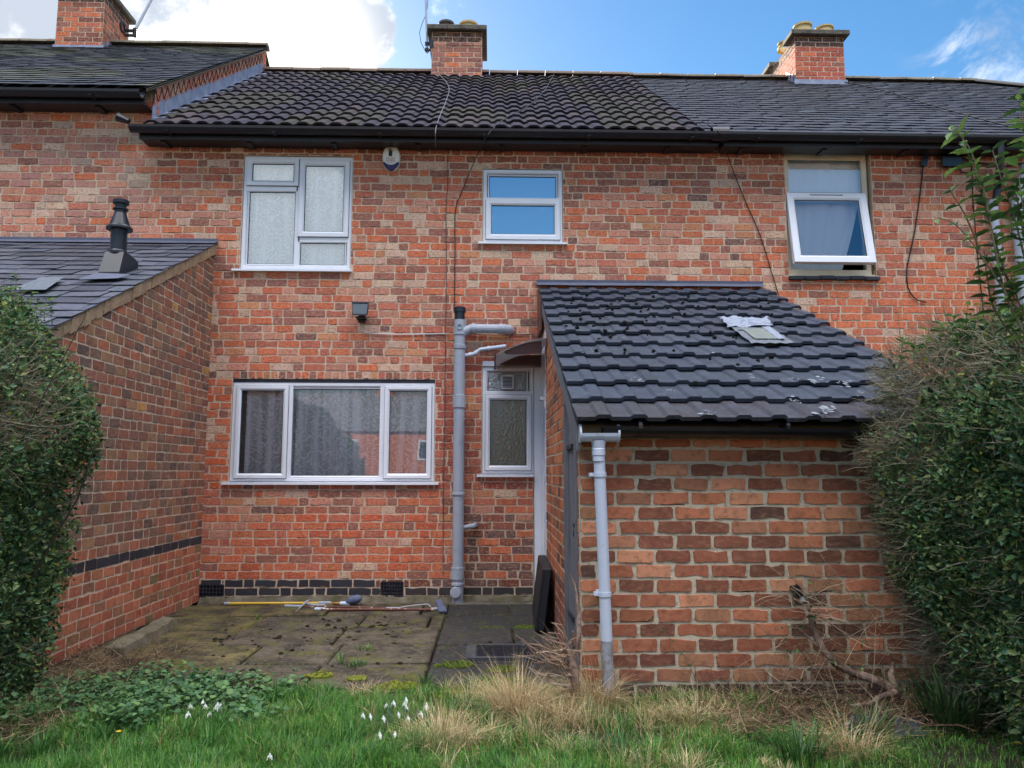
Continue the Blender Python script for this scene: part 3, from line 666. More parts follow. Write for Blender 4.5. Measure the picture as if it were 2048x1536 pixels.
def make_eaves():
    zc = at(1000, 262, -.30).z
    for par, x0, x1, dz in ((houseC, at(262, 250, -.3).x, 2.42, 0), (houseR, 2.42, 9.0, 0), (houseL, -9, XL-.02, at(150, 182, -.3).z-at(1000, 262, -.30).z)):
        g = MB(); half_gutter(g, (x0, -.30, zc+dz), (x1, -.30, zc+dz-.0), .066); x = x0+.4
        while x < x1: g.box(x-.015, x+.015, -.37, -.24, zc+dz-.072, zc+dz-.066); x += 1.1
        if par is not houseL: g.lathe([(.074, 0), (.074, .09)], (x1-.09 if par is houseC else x0, -.30, zc+dz-.002), X, 16)
        g.build('gutter', MATS['black_paint'], par, attr=False, smooth=False)
        f = MB(); xx0 = x0+.06; f.box(xx0, x1, -.235, -.21, zc+dz-.105, zc+dz+.03); f.box(xx0, x1, -.21, -.012, zc+dz-.095, zc+dz-.075)
        x = xx0+.2
        while x < x1: f.box(x, x+.05, -.18, -.013, zc+dz-.112, zc+dz-.096); x += .9
        f.build('fascia', MATS['black_paint'], par, attr=False)
    # stub of the old gutter at the left end
    s = MB(); a = at(258, 243, -.33); b = at(236, 234, -.34); s.tube([a, b], [.03, .05], 8); s.build('gutter_end', MATS['black_paint'], houseC, attr=False)
make_eaves()
def make_chimney(par, px0, px1, pyb, pyt, fy, depth, cap, pots, seed, red=None, ncap=True, lit=False):
    rg = random.Random(seed); pl = at(px0, (pyb+pyt)/2, fy); pr = at(px1, (pyb+pyt)/2, fy); zb = at((px0+px1)/2, pyb, fy).z-.12; zt = at((px0+px1)/2, pyt, fy).z; x0, x1 = pl.x, pr.x
    mb = MB(); cw = .078
    w = red or ((RED, 3), (PUR, 3), (A(150, 92, 80), 2), (DRK, .8), (SAL, 1), (ORG, .6))
    nr = int((zt-zb)/cw)
    for (O, U, Nn, L) in ((Vector((x0, fy, 0)), X, -Y_, x1-x0), (Vector((x0, fy, 0)), Y_, -X, depth), (Vector((x1, fy, 0)), Y_, X, depth)):
        for (a, b, c, d, k) in brick_rows(0, L, zb, zt, rg, course=(zt-zb)/nr, bond='stretcher'):
            emit_brick(mb, (a, b, c, d), O, U, Z_, Nn, jit(A(66, 58, 60), rg, .15) if d > zt-.09 else pick(rg, w), rg)
        mb.add([O-Nn*.004+Z_*zb, O+U*L-Nn*.004+Z_*zb, O+U*L-Nn*.004+Z_*zt, O-Nn*.004+Z_*zt], [(0, 1, 2, 3)], 1)
    mb.quad((x0+.004, fy+depth, zb), (x1-.004, fy+depth, zb), (x1-.004, fy+depth, zt), (x0+.004, fy+depth, zt), 1); mb.quad((x0, fy, zt), (x1, fy, zt), (x1, fy+depth, zt), (x0, fy+depth, zt), 1)
    st = mb.build('chimney', [MATS['brick'], MATS['mortar']], par)
    for (c0, c1, zz) in cap:
        cb = MB(); o = .075; cb.hexa([(x0-o, fy+c0, zz+zt), (x1+o, fy+c0, zz+zt), (x1+o, fy+c1, zz+zt), (x0-o, fy+c1, zz+zt), (x0-o, fy+c0, zz+zt+.085), (x1+o, fy+c0, zz+zt+.085), (x1+o, fy+c1, zz+zt+.085), (x0-o, fy+c1, zz+zt+.085)], 0, (1, 1, 1), .012)
        cb.build('cap', MATS['cap_stone'], st, attr=False)
    for (fx, dy, r, h, m) in pots:
        pb = MB(); pb.lathe([(r*1.08, 0), (r*1.08, .04), (r*.95, .05), (r*.9, h*.8), (r*1.06, h*.82), (r*1.06, h), (r*.85, h), (r*.8, h*.3)], (x0+(x1-x0)*fx, fy+dy, zt+.085), Z_, 24); pb.build('pot', MATS[m], st, smooth=False, attr=False)
    fb = MB(); fb.box(x0-.03, x1+.03, fy-.012, fy-.004, zb+.02, zb+.19); e = roofz(fy)
    fb.add([(x0-.06, fy-.02, zb+.05), (x1+.06, fy-.02, zb+.05), (x1+.09, fy-.22, zb+.05-.2*SL+.02), (x0-.09, fy-.22, zb+.05-.2*SL+.02)], [(0, 1, 2, 3)])
    for s, xx in ((-1, x0-.008), (1, x1+.008)):
        for i in range(4):
            y = fy+i*.11; zz = zb+.05+i*.11*SL; fb.add([(xx, y, zz), (xx, y+.12, zz+.08), (xx, y+.05, zz+.24), (xx, y, zz+.2)], [(0, 1, 2, 3)])
        fb.add([(xx, fy-.02, zb+.05), (xx+s*.09, fy-.02, zb+.07), (xx+s*.09, fy+.4, zb+.05+.42*SL), (xx, fy+.4, zb+.05+.42*SL)], [(0, 1, 2, 3)])
    fb.build('flashing', MATS['lead'], st, attr=False); return x0, x1, zb, zt
CHC = make_chimney(houseC, 863, 964, 160, 64, 3.45, .80, [(-.085, .88, 0)], [(.27, .22, .12, .19, 'dark_clay'), (.72, .22, .15, .17, 'buff_clay')], 41, red=((A(160, 104, 94), 3), (A(134, 90, 86), 3), (SAL, 1.6), (ORG, .7)))
CHL = make_chimney(houseL, 113, 207, 99, -16, 3.42, .82, [(-.085, .9, 0)], [(.3, .3, .13, .2, 'buff_clay')], 42, red=((RED, 3), (PUR, 2.5), (ORG, 1.6), (A(120, 74, 66), 2)))
CHR = make_chimney(houseR, 1591, 1689, 168, 74, 3.35, 1.30, [(-.085, .30, 0), (.90, 1.38, 0)], [(.24, .12, .14, .17, 'buff_clay'), (.68, .12, .14, .13, 'buff_clay'), (.1, .55, .13, .12, 'buff_clay')], 43, red=((A(176, 84, 70), 5), (A(160, 76, 66), 3), (ORG, 1), (PUR, 1)))
# ------------------------------------------------------------------ windows
def ring(mb, x0, x1, z0, z1, w, yf, yb, mat=0, bead=.012, gasket=None, T=None):
    """mitred plastic frame: flat face, sloping bead inside, optional black gasket"""
    def loop(i, y): return [(x0+i, y, z0+i), (x1-i, y, z0+i), (x1-i, y, z1-i), (x0+i, y, z1-i)]
    Ls = [loop(0, yb), loop(0, yf+.003), loop(.004, yf), loop(w-bead*1.4, yf), loop(w, yf+bead), loop(w, yb)]
    vs = [p for l in Ls for p in l]
    if T: vs = [T(Vector(v)) for v in vs]
    fs = []
    for i in range(len(Ls)-1):
        for k in range(4): fs.append((i*4+k, i*4+(k+1) % 4, (i+1)*4+(k+1) % 4, (i+1)*4+k))
    mb.add(vs, fs, mat)
    if gasket is not None:
        Ls = [loop(w-.001, yf+bead-.001), loop(w+.005, yf+bead+.004)]; vs = [p for l in Ls for p in l]
        if T: vs = [T(Vector(v)) for v in vs]
        mb.add(vs, [(k, (k+1) % 4, 4+(k+1) % 4, 4+k) for k in range(4)], gasket)
def pane(x0, x1, z0, z1, y, mat, par, T=None, label=None):
    mb = MB(); vs = [Vector(p) for p in ((x0, y, z0), (x1, y, z0), (x1, y, z1), (x0, y, z1))]
    if T: vs = [T(v) for v in vs]
    mb.add(vs, [(0, 1, 2, 3)]); o = mb.build('pane', MATS[mat], par, attr=False)
    if label: o['label'] = label
    return o
def window(par, h, bits, sill=True, mullions=(), yf=.016, mat='white_upvc', sillmat='white_upvc', sill_out=.045, label=None, sill_ext=(.045, .045)):
    x0, x1, z0, z1 = h; x0 += .003; x1 -= .003; z1 -= .006; zs = .032 if sill else 0; z0 += zs; W = x1-x0; H = z1-z0; yb = .09; mb = MB(); fw = .044
    ring(mb, x0, x1, z0, z1, fw, yf, yb, 0, .008)
    for (ua, ub, va, vb) in mullions: mb.box(x0+ua*W, x0+ub*W, yf+.001, yb-.01, z0+va*H, z0+vb*H, 0, bev=.002)
    for kind, ua, ub, va, vb, gm, sw in bits:          # beads of the fixed lights
        if kind == 'fixed': ring(mb, x0+ua*W-.012, x0+ub*W+.012, z0+va*H-.012, z0+vb*H+.012, .014, yf+.002, yf+.03, 0, .011, 1)
    wo = mb.build('window', [MATS[mat], MATS['gasket']], par, attr=False)
    if label: wo['label'] = label
    for kind, ua, ub, va, vb, gm, sw in bits:
        a, b, c, d = x0+ua*W, x0+ub*W, z0+va*H, z0+vb*H
        if kind == 'fixed': pane(a-.004, b+.004, c-.004, d+.004, yf+.022, gm, wo)
        else:
            sb = MB(); ring(sb, a, b, c, d, sw, yf-.020, yf+.02, 0, .014, 1)
            for (p, q, r, s) in ((a-.004, b+.004, c-.005, c), (a-.004, b+.004, d, d+.005), (a-.004, a, c, d), (b, b+.004, c, d)): sb.box(p, q, yf-.002, yf+.002, r, s, 1)
            sb.build('sash', [MATS[mat], MATS['gasket']], wo, attr=False); pane(a+sw-.004, b-sw+.004, c+sw-.004, d-sw+.004, yf+.004, gm, wo)
    if sill:
        s = MB(); xa, xb = h[0]-sill_ext[0], h[1]+sill_ext[1]; s.extrude([(0, 0), (.10+sill_out, -.012), (.10+sill_out, -.034), (0, -.03)], (xa, .10, h[2]+zs), (xb, .10, h[2]+zs), -Y_, Z_); s.build('sill', MATS[sillmat], wo, attr=False)
    return wo
H = holes
window(houseC, H['lower'][:3]+(2.252,), [('sash', .02, .275, .03, .965, 'pane_low', .052), ('fixed', .293, .730, .055, .935, 'pane_low', 0), ('sash', .752, .985, .03, .965, 'pane_low', .052)], mullions=[(.268, .296, .03, .97), (.728, .758, .03, .97)], sill_ext=(.06, .05))
window(houseC, H['upper'], [('sash', .03, .505, .735, .975, 'pane_lace', .055), ('fixed', .055, .478, .045, .685, 'pane_lace', 0), ('sash', .515, .975, .285, .965, 'pane_lace', .060), ('fixed', .535, .945, .04, .235, 'pane_lace', 0)], mullions=[(.485, .53, .02, .98), (.02, .50, .69, .735), (.515, .98, .24, .29)], sill_ext=(.07, .02))
window(houseC, H['bath'], [('fixed', .075, .925, .605, .915, 'pane_sky', 0), ('sash', .035, .968, .035, .575, 'pane_sky', .060)], mullions=[(.03, .97, .568, .612)], sill_ext=(.045, .045))
# right house: tall top light, lower sash hung at the top and pushed open
def right_window():
    x0, x1, z0, z1 = H['right']; x0 += .003; x1 -= .003; z1 -= .004; yf = .055; mb = MB(); ring(mb, x0, x1-.02, z0+.02, z1, .06, yf, .12, 0, .01); mb.box(x0-.0, x1, .02, .12, z0, z0+.02, 0)
    zm = at(1650, 389, .03).z; mb.box(x0+.05, x1-.07, yf+.001, .11, zm-.025, zm+.02, 0); gx0, gx1 = x0+.035, x1-.075; ring(mb, gx0-.012, gx1+.012, zm+.02, z1-.06, .014, yf+.002, yf+.03, 0, .011, 1)
    wo = mb.build('window', [MATS['cream_paint'], MATS['gasket']], houseR, attr=False)
    pane(gx0, gx1, zm+.03, z1-.07, yf+.02, 'pane_lace', wo)
    ang = R(11); hz = zm+.012; hy = yf-.005
    def T(v): d = v.z-hz; e = v.y-hy; return Vector((v.x, hy+d*math.sin(ang)+e*math.cos(ang), hz+d*math.cos(ang)-e*math.sin(ang)))
    sb = MB(); a, b = x0+.012, x1-.06; c, d = z0+.09, hz; ring(sb, a, b, c, d, .085, hy-.03, hy+.03, 0, .016, 1, T)
    P = [(a+.26, d-.036), (b-.26, d-.036), (b-.26, d-.026), (a+.26, d-.026)]; sb.add([T(Vector((p[0], hy-.032, p[1]))) for p in P], [(0, 1, 2, 3)], 1)
    sb.build('sash', [MATS['white_upvc'], MATS['gasket']], wo, attr=False)['label'] = 'white bottom sash pushed open'
    pane(a+.08, b-.08, c+.08, d-.08, hy-.005, 'pane_sky2', wo, T)
    s = MB(); n = 6; xa, xb = H['right'][0]-.01, H['right'][1]+.02; rg = random.Random(3)
    for i in range(n):
        p = xa+(xb-xa)*i/n; q = xa+(xb-xa)*(i+1)/n; t = rg.uniform(-.004, .004); s.hexa([(p+.003, -.05, z0-.055+t), (q-.003, -.05, z0-.055+t), (q-.003, .06, z0-.05+t), (p+.003, .06, z0-.05+t), (p+.003, -.05, z0-.015+t), (q-.003, -.05, z0-.015+t), (q-.003, .06, z0+.004+t), (p+.003, .06, z0+.004+t)], 0, jit(A(52, 54, 64), rg, .15), .006)
    s.build('sill', MATS['slate'], wo)
glass('pane_sky2', .25, tint=(.7, .88, 1.0), trn=(1, 1, 1))
right_window()
# sidelight beside the back door: obscured glass, louvre vent, tall white post to the ground
m = MB(); m.box(-2.72, -.60, .012, .1, 2.247, 2.2822); m.build('shadow_gap', MATS['iron'], houseC, attr=False)  # dark strip standing in for the shadow gap above the wide window frame
m = MB(); rg_ = random.Random(77)
for i in range(40):
    a, b = -2.96+i*.0865, -2.96+(i+1)*.0865; m.hexa([(a, -.03-rg_.uniform(0, .02), -.04), (b, -.03-rg_.uniform(0, .02), -.04), (b, .01, -.04), (a, .01, -.04), (a, -.012, .04+rg_.uniform(-.02, .025)), (b, -.012, .04+rg_.uniform(-.02, .025)), (b, .01, .055), (a, .01, .055)])
m.build('cement_skirt', MATS['concrete'], houseC, attr=False)
dw = window(houseC, (H['door'][0], .444, H['door'][2], H['door'][3]), [('fixed', .10, .865, .775, .965, 'pane_obscure', 0), ('sash', .06, .955, .03, .735, 'pane_obscure2', .052)], mullions=[(.04, .96, .728, .772)], sill_ext=(.05, -.005))
def door_bits():
    v = MB(); a = at(1003, 751); b = at(1027, 777); 
    for i in range(9): z = b.z+.010+(a.z-b.z-.02)*i/8; v.hexa([(a.x+.01, -.006, z-.006), (b.x-.01, -.006, z-.006), (b.x-.01, .012, z), (a.x+.01, .012, z), (a.x+.01, -.006, z-.003), (b.x-.01, -.006, z-.003), (b.x-.01, .012, z+.003), (a.x+.01, .012, z+.003)])
    v.box(a.x, a.x+.01, -.010, .02, b.z, a.z); v.box(b.x-.01, b.x, -.010, .02, b.z, a.z); v.box(a.x, b.x, -.010, .02, b.z-.004, b.z+.006); v.box(a.x, b.x, -.010, .02, a.z-.006, a.z+.004); v.build('louvre_vent', MATS['white_upvc'], dw, attr=False)
    k = MB(); k.box(a.x+.01, b.x-.01, .013, .028, b.z+.004, a.z-.004); k.build('vent_back', MATS['gasket'], dw, attr=False)
    p = MB(); p.hexa([(.446, -.008, .06), (.528, -.008, .06), (.528, .09, .06), (.446, .09, .06), (.446, -.008, 2.42), (.528, -.008, 2.42), (.528, .09, 2.42), (.446, .09, 2.42)], 0, (1, 1, 1), .004); p.build('door_post', MATS['white_upvc'], houseC, attr=False)
    l = MB(); a = at(960, 726); l.box(-.10, .45, -.006, .05, 2.428, a.z+.02); l.build('lintel_board', MATS['white_upvc'], houseC, attr=False)
    for h in (H['vent'], H['vent2']):
        g = MB(); x0, x1, z0, z1 = h; x0 += .004; x1 -= .004; g.box(x0, x1, .03, .05, z0, z1, 0)
        nx, nz = 8, 4
        for i in range(nx+1): x = x0+(x1-x0)*i/nx; g.box(x-.006, x+.006, -.004, .03, z0, z1, 0)
        for i in range(nz+1): z = z0+(z1-z0)*i/nz; g.box(x0, x1, -.0035, .0295, z-.006, z+.006, 0)
        g.build('air_brick', MATS['iron'], houseC, attr=False)
door_bits()
def curtain(name, x0, x1, z0, z1, y, folds, amp, mat, label, seed=0, sway=None, group=None):
    nx, nz = 90, 14; rg = random.Random(seed); V = []; F = []; uv = []
    ph = [rg.uniform(0, 6.3) for _ in range(4)]
    for j in range(nz+1):
        for i in range(nx+1):
            s = i/nx; t = j/nz; xx = x0+(x1-x0)*s
            if sway: xx += sway(s, t)
            f = math.sin(s*folds*6.283+ph[0]+1.2*math.sin(s*7+ph[1]))*amp*(.5+.6*(1-t))+math.sin(s*folds*2.3*6.283+ph[2])*amp*.3
            V.append((xx, y+f, z0+(z1-z0)*t)); uv.append((xx+f*.6, z0+(z1-z0)*t))
    n = nx+1
    for j in range(nz):
        for i in range(nx): F.append((j*n+i, j*n+i+1, (j+1)*n+i+1, (j+1)*n+i))
    me = bpy.data.meshes.new(name); me.from_pydata(V, [], F); me.materials.append(MATS[mat]); me.polygons.foreach_set('use_smooth', [True]*len(F))
    ul = me.uv_layers.new(name='UVMap'); vi = np.zeros(len(me.loops), np.int32); me.loops.foreach_get('vertex_index', vi); ul.data.foreach_set('uv', np.array(uv, np.float32)[vi].ravel())
    o = link(name, me); tag(o, label, 'curtain', group); return o
curtain('net_curtain', -2.60, -1.52, 1.22, 2.19, .118, 7, .018, 'lace', 'white lace net curtain hanging in the left half of the wide ground floor window', 1)
curtain('net_curtain', -1.56, -.64, 1.24, 2.20, .122, 6, .016, 'lace', 'white lace net curtain hanging in the right half of the wide ground floor window', 2, sway=lambda s, t: -.10*(1-t)*(1-s))
curtain('net_curtain', -2.68, -1.54, 3.45, 4.70, .125, 9, .010, 'lace_fine', 'pale patterned net curtain filling the upstairs window with four lights', 3)
curtain('plain_curtain', 3.24, 4.16, 3.50, 4.82, .15, 3.2, .015, 'curtain_white', 'plain white sheet curtain behind the tilted open window', 4, sway=lambda s, t: -.30*s*(1-t)**1.6)
m = MB(); m.box(-2.74, -2.55, .22, .26, 1.2, 2.22); tag(m.build('drape', MATS['drape'], None, attr=False), 'dim grey side drape at the left edge of the ground floor window', 'curtain')
m = MB(); m.quad((-.12, .20, 3.76), (.78, .20, 3.76), (.78, .20, 4.62), (-.12, .20, 4.62)); tag(m.build('window_blind', MATS['drape'], None, attr=False), 'plain blind behind the small two light upstairs window', 'blind')
m = MB(); m.quad((-.12, .16, .1), (.53, .16, .1), (.53, .16, 2.44), (-.12, .16, 2.44)); m.build('inner_wall', MATS['drape'], houseC, attr=False)

# ------------------------------------------------------------------ the slate roofed extension on the left
EX = -2.967
def make_extension():
    pt = atx(430, 487, EX); pb = atx(97, 655, EX); s = (pt.z-pb.z)/(pt.y-pb.y); zt = pt.z-pt.y*s; L = -pb.y+.02
    ex = empty('brick_extension', (-5, -1.5, 0), 'single storey brick extension with lean-to slate roof behind the left hedge', 'extension'); rg = random.Random(51)
    O = Vector((EX, 0, 0)); U = -Y_; Nn = X; planes = [(-s, -1, zt-.10)]; mb = MB()
    for (a, b, c, d, k) in brick_rows(0, L, 0, zt, rg, bond='header'):
        cl = side_col((a+b)/2, (c+d)/2, b-a, rg); emit_brick(mb, (a, b, c, d), O, U, Z_, Nn, cl, rg, planes, rough=1.3, mat=2 if max(cl) < .055 else 0, joint=.003 if max(cl) < .055 else .0062)
    P = clip_poly([(0, 0), (L, 0), (L, zt), (0, zt)], planes); mb.add([O+U*p[0]+Z_*p[1]-Nn*.004 for p in P], [tuple(range(len(P)))], 1)
    ze = zt-s*L                                   # front wall under the eaves
    O2 = Vector((-8.2, -L, 0)); 
    for (a, b, c, d, k) in brick_rows(2.8, -8.2*-1+EX, 0, ze-.1, rg): emit_brick(mb, (a, b, c, d), O2, X, Z_, -Y_, side_col(2, (c+d)/2, b-a, rg), rg)
    mb.quad((-8.2, -L+.004, 0), (EX-.004, -L+.004, 0), (EX-.004, -L+.004, ze-.1), (-8.2, -L+.004, ze-.1), 1)
    mb.build('wall', [MATS['brick_dark'], MATS['mortar'], MATS['black_brick']], ex)
    # mortar fillet under the verge, cracked
    f = MB(); n = 34
    for i in range(n):
        a, b = L*i/n, L*(i+1)/n; o1, o2 = rg.uniform(.008, .018), rg.uniform(-.012, .012); za, zb = zt-s*a, zt-s*b
        f.hexa([(EX-.02, -a-.001, za-.115+o2), (EX+o1, -a-.001, za-.115+o2), (EX+o1, -b+.001, zb-.115+o2), (EX-.02, -b+.001, zb-.115+o2), (EX-.02, -a-.001, za-.008), (EX+o1+.004, -a-.001, za-.008), (EX+o1+.004, -b+.001, zb-.008), (EX-.02, -b+.001, zb-.008)])
    f.build('verge_mortar', MATS['mortar_fillet'], ex, attr=False)
    V = Vector((0, 1, -s)).normalized(); V = Vector((0, 1, s*1)).normalized() if s > 0 else V
    sl = abs(s); V = Vector((0, 1, sl)).normalized(); Nr = X.cross(V).normalized(); Ls = math.hypot(L+.12, (L+.12)*sl); E = Vector((-8.6, -L-.12, zt-sl*(L+.12)))
    def sc(r, u, rg):
        b = A(80, 83, 94) if rg.random() < .75 else A(64, 66, 76)
        if rg.random() < .12: b = A(98, 101, 112)
        return jit(b, rg, .16)
    r = MB(); slate_roof(r, E, X, V, Nr, 8.6+EX+.03, 17, Ls/17, .30, rg, sc, slip=.014, lift=.011)
    r.quad(E-Nr*.02, E+X*(8.6+EX)-Nr*.02, E+X*(8.6+EX)+V*Ls-Nr*.02, E+V*Ls-Nr*.02, 0, A(30, 30, 34)); r.build('roof', MATS['slate'], ex)
    l = MB(); a = E+V*(Ls-.10)+Nr*.02; b = a+X*(8.6+EX+.03); l.quad(a, b, b+V*.10+Nr*.004, a+V*.10+Nr*.004); l.quad(a+V*.10+Nr*.004, b+V*.10+Nr*.004, b+V*.10+Z_*.025+Nr*.006, a+V*.10+Z_*.025+Nr*.006); l.build('flashing', MATS['lead_dark'], ex, attr=False)
    # pale roof light and the raised slates round it
    P0 = E; w = MB(); q = [atp(px, py, E+Nr*.03, Nr) for px, py in ((18, 583), (92, 582), (128, 557), (84, 557))]; w.add([p+Nr*.012 for p in q], [(0, 1, 2, 3)]); w.build('roof_panel', MATS['tape_grey'], ex, attr=False)
    # lead slate, then the flue
    ld_ = MB(); q = [atp(px, py, E+Nr*.028, Nr) for px, py in ((158, 562), (236, 559), (262, 551), (192, 548))]; ld_.add([p+Nr*.012 for p in q], [(0, 1, 2, 3)]); ld_.build('lead_slate', MATS['lead_dark'], ex, attr=False)
    b = atp(222, 546, E+Nr*.03, Nr); dpx = 1540/((b-CAM).dot(F_)); base = b+Vector((0, .10, 0))
    fl = empty('flue_pipe', base, 'black metal boiler flue with conical cowl standing on the slate roof', 'flue'); rr = 15.5/dpx; top = base.z+(546-403)/dpx*1.12; k = (top-base.z)
    m_ = MB(); m_.lathe([(rr, 0), (rr, k*.62)], base, Z_, 24); m_.build('pipe', MATS['black_paint'], fl, smooth=True, attr=False)
    m_ = MB(); m_.lathe([(rr*1.12, k*.28), (rr*1.12, k*.31), (rr, k*.33)], base, Z_, 24); q = rr*1.32
    m_.add([(base.x-q, base.y-.14, base.z-.06), (base.x+q, base.y-.14, base.z-.06), (base.x+q, base.y+.2, base.z+.12), (base.x-q, base.y+.2, base.z+.12), (base.x-q, base.y-.14, base.z+.0), (base.x+q, base.y-.14, base.z+.0), (base.x+rr*1.2, base.y-rr*.9, base.z+k*.29), (base.x+rr*1.2, base.y+rr, base.z+k*.30), (base.x-rr*1.2, base.y+rr, base.z+k*.30), (base.x-rr*1.2, base.y-rr*.9, base.z+k*.29), (base.x+q, base.y+.2, base.z+.18), (base.x-q, base.y+.2, base.z+.18)],
           [(0, 1, 5, 4), (4, 5, 6, 9), (5, 10, 7, 6), (11, 4, 9, 8), (9, 6, 7, 8), (1, 2, 10, 5), (3, 0, 4, 11)]); m_.build('boot', MATS['black_paint'], fl, attr=False)
    m_ = MB(); m_.lathe([(rr*1.0, k*.60), (rr*1.62, k*.60), (rr*1.62, k*.625), (rr*1.25, k*.66), (rr*.72, k*.82), (rr*.72, k*.86), (rr*.95, k*.862), (rr*.95, k*.88), (rr*.70, k*.885), (rr*.70, k*.94), (rr*1.0, k*.942), (rr*1.0, k*.985), (rr*.6, k*1.0), (0, k)], base, Z_, 28); m_.build('cowl', MATS['black_paint'], fl, attr=False)
make_extension()

# ------------------------------------------------------------------ the outhouse on the right
SX0, SX1, SY = .524, 2.90, -3.45
shed = empty('brick_outhouse', (1.7, -1.7, 0), 'lean-to brick outhouse with dark ribbed tile roof and grey timber door', 'outhouse')
def make_shed():
    rg = random.Random(61); zt = at(1300, 578).z; eb = at(1450, 843, -3.62); s = (zt-eb.z)/(0-eb.y); mb = MB()
    zf = eb.z-.09                                    # top of front wall
    for (a, b, c, d, k) in brick_rows(0, SX1-SX0, -.09, zf, rg, course=.0855, bond='stretcher', st=.226):
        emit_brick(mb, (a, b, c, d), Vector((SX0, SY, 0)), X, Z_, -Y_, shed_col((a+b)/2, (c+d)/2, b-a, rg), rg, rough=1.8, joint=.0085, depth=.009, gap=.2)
    mb.quad((SX0, SY+.006, -.1), (SX1, SY+.006, -.1), (SX1, SY+.006, zf), (SX0, SY+.006, zf), 1); mb.quad((SX1, SY+.006, -.1), (SX1, 0, -.1), (SX1, 0, zt-.1), (SX1, SY+.006, zf-.02), 1)
    hs = [(0, .68, .1, 2.72), (2.60, 3.36, .02, 2.2)]; pl = [(-s, -1, zt-.10)]
    O = Vector((SX0, 0, 0)); U = -Y_; Nn = -X
    for (a, b, c, d, k) in brick_rows(0, -SY, 0, zt, rg, course=.0855, bond='mixed', st=.226):
        rects = [(a, b, c, d)]
        for h in hs: rects = sub_rect(rects, h)
        for r in rects:
            if r[1]-r[0] < .02 or r[3]-r[2] < .02: continue
            emit_brick(mb, r, O, U, Z_, Nn, pick(rg, ((A(184, 108, 74), 4), (A(160, 100, 76), 2.5), (A(196, 128, 88), 1.5), (A(130, 88, 72), 1.6), (A(100, 76, 68), .8))) if c > .5 else pick(rg, ((A(130, 78, 62), 3), (A(160, 92, 68), 2), (DRK, 1))), rg, pl, rough=1.3)
    mortar_sheet(mb, 0, -SY, 0, zt, hs, O, U, Z_, Nn, reveal=.09, planes=pl)
    mb.build('wall', [MATS['brick_dark'], MATS['mortar_pale']], shed)
    # roof
    V = Vector((0, 1, s)).normalized(); Nr = X.cross(V).normalized(); Ls = math.hypot(eb.y, eb.y*s); rows = 12; g = Ls/rows; x0 = .494; W = 2.46
    prof = [(0, 0), (.06, .001), (.44, .001), (.56, .022), (.64, .026), (.86, .026), (.94, .022), (1.0, .004)]
    prof = [(0, .0), (.05, .002), (.50, .002), (.60, .017), (.91, .018), (1.0, .002)]
    def tc(r, c, rg):
        b = A(50, 57, 69) if r > 0 else A(58, 56, 62)
        return jit(b, rg, .13)
    E = Vector((x0, eb.y, eb.z)); mb = MB(); tile_roof(mb, E, X, V, Nr, W, rows, g, .205, prof, rg, colf=tc, lift=.034, thick=.024)
    mb.quad(E-Nr*.02, E+X*W-Nr*.02, E+X*W+V*Ls-Nr*.02, E+V*Ls-Nr*.02, 0, A(26, 26, 28))
    sp = mb                                           # bird droppings and lichen splashes: stains on the tiles
    def on(px, py, off): return atp(px, py, E+Nr*off, Nr)
    for cx_, cy_, n, sc in ((1630, 757, 9, 1.3), (1570, 763, 3, 1), (1690, 765, 7, 1.1), (1590, 800, 6, 1), (1655, 818, 9, 1.6), (1720, 785, 5, .9), (1585, 757, 3, .9), (1240, 676, 2, .9), (1180, 706, 2, .9), (1390, 625, 2, .6), (1395, 664, 2, .7), (1280, 760, 4, .9), (1340, 780, 3, .7), (1415, 826, 5, 1), (1500, 752, 3, .9), (1745, 752, 5, 1), (1420, 706, 3, .7), (1475, 708, 2, .6), (1700, 700, 2, .6), (1770, 724, 2, .8), (1180, 788, 2, .6)):
        for i in range(n*2):
            p = on(cx_+rg.gauss(0, 7*sc), cy_+rg.gauss(0, 3*sc), .060); rx, rv = rg.choice((.004, .006, .008, .014))*sc*rg.uniform(.7, 1.3), rg.choice((.004, .006, .012))*sc
            m = 9; sp.add([p+X*math.cos(t)*rx*rg.uniform(.6, 1.3)+V*math.sin(t)*rv*rg.uniform(.6, 1.3)+Nr*.001 for t in [6.283*k/m for k in range(m)]], [tuple(range(m))], 1)
    mb.build('roof', [MATS['ribbed_tile'], MATS['dropping']], shed)
    ms = MB()
    for i in range(110):
        p = on(rg.uniform(1130, 1560), 590+abs(rg.gauss(0, 60)), .045); k = rg.uniform(.006, .02); ms.lathe([(k, -.012), (k*.9, k*.3), (k*.5, k*.6), (0, k*.7)], p, Nr, 7, 0, jit(A(34, 34, 30), rg, .3))
    o = ms.build('moss_tufts', MATS['moss'], shed); o['kind'] = 'stuff'
    f = MB(); a = E+V*(Ls-.07)+Nr*.05+X*-.02; b = a+X*(W+.0)
    for i in range(14):
        p, q = a.lerp(b, i/14), a.lerp(b, (i+1)/14); w1 = rg.uniform(-.008, .008); f.quad(p+V*w1, q+V*w1, q+V*.09+Nr*.01, p+V*.09+Nr*.01); f.quad(p+V*.09+Nr*.01, q+V*.09+Nr*.01, q+V*.09+Z_*.02+Nr*.02, p+V*.09+Z_*.02+Nr*.02)
    f.build('flashing', MATS['lead_dark'], shed, attr=False)
    # verge board on the door side, weathered
    vb = MB(); vb.hexa([(.500, eb.y+.05, eb.z-.17), (.520, eb.y+.05, eb.z-.17), (.520, -.02, zt-.17), (.500, -.02, zt-.17), (.500, eb.y+.05, eb.z-.015), (.520, eb.y+.05, eb.z-.015), (.520, -.02, zt-.01), (.500, -.02, zt-.01)]); vb.build('verge_board', MATS['old_wood'], shed, attr=False)
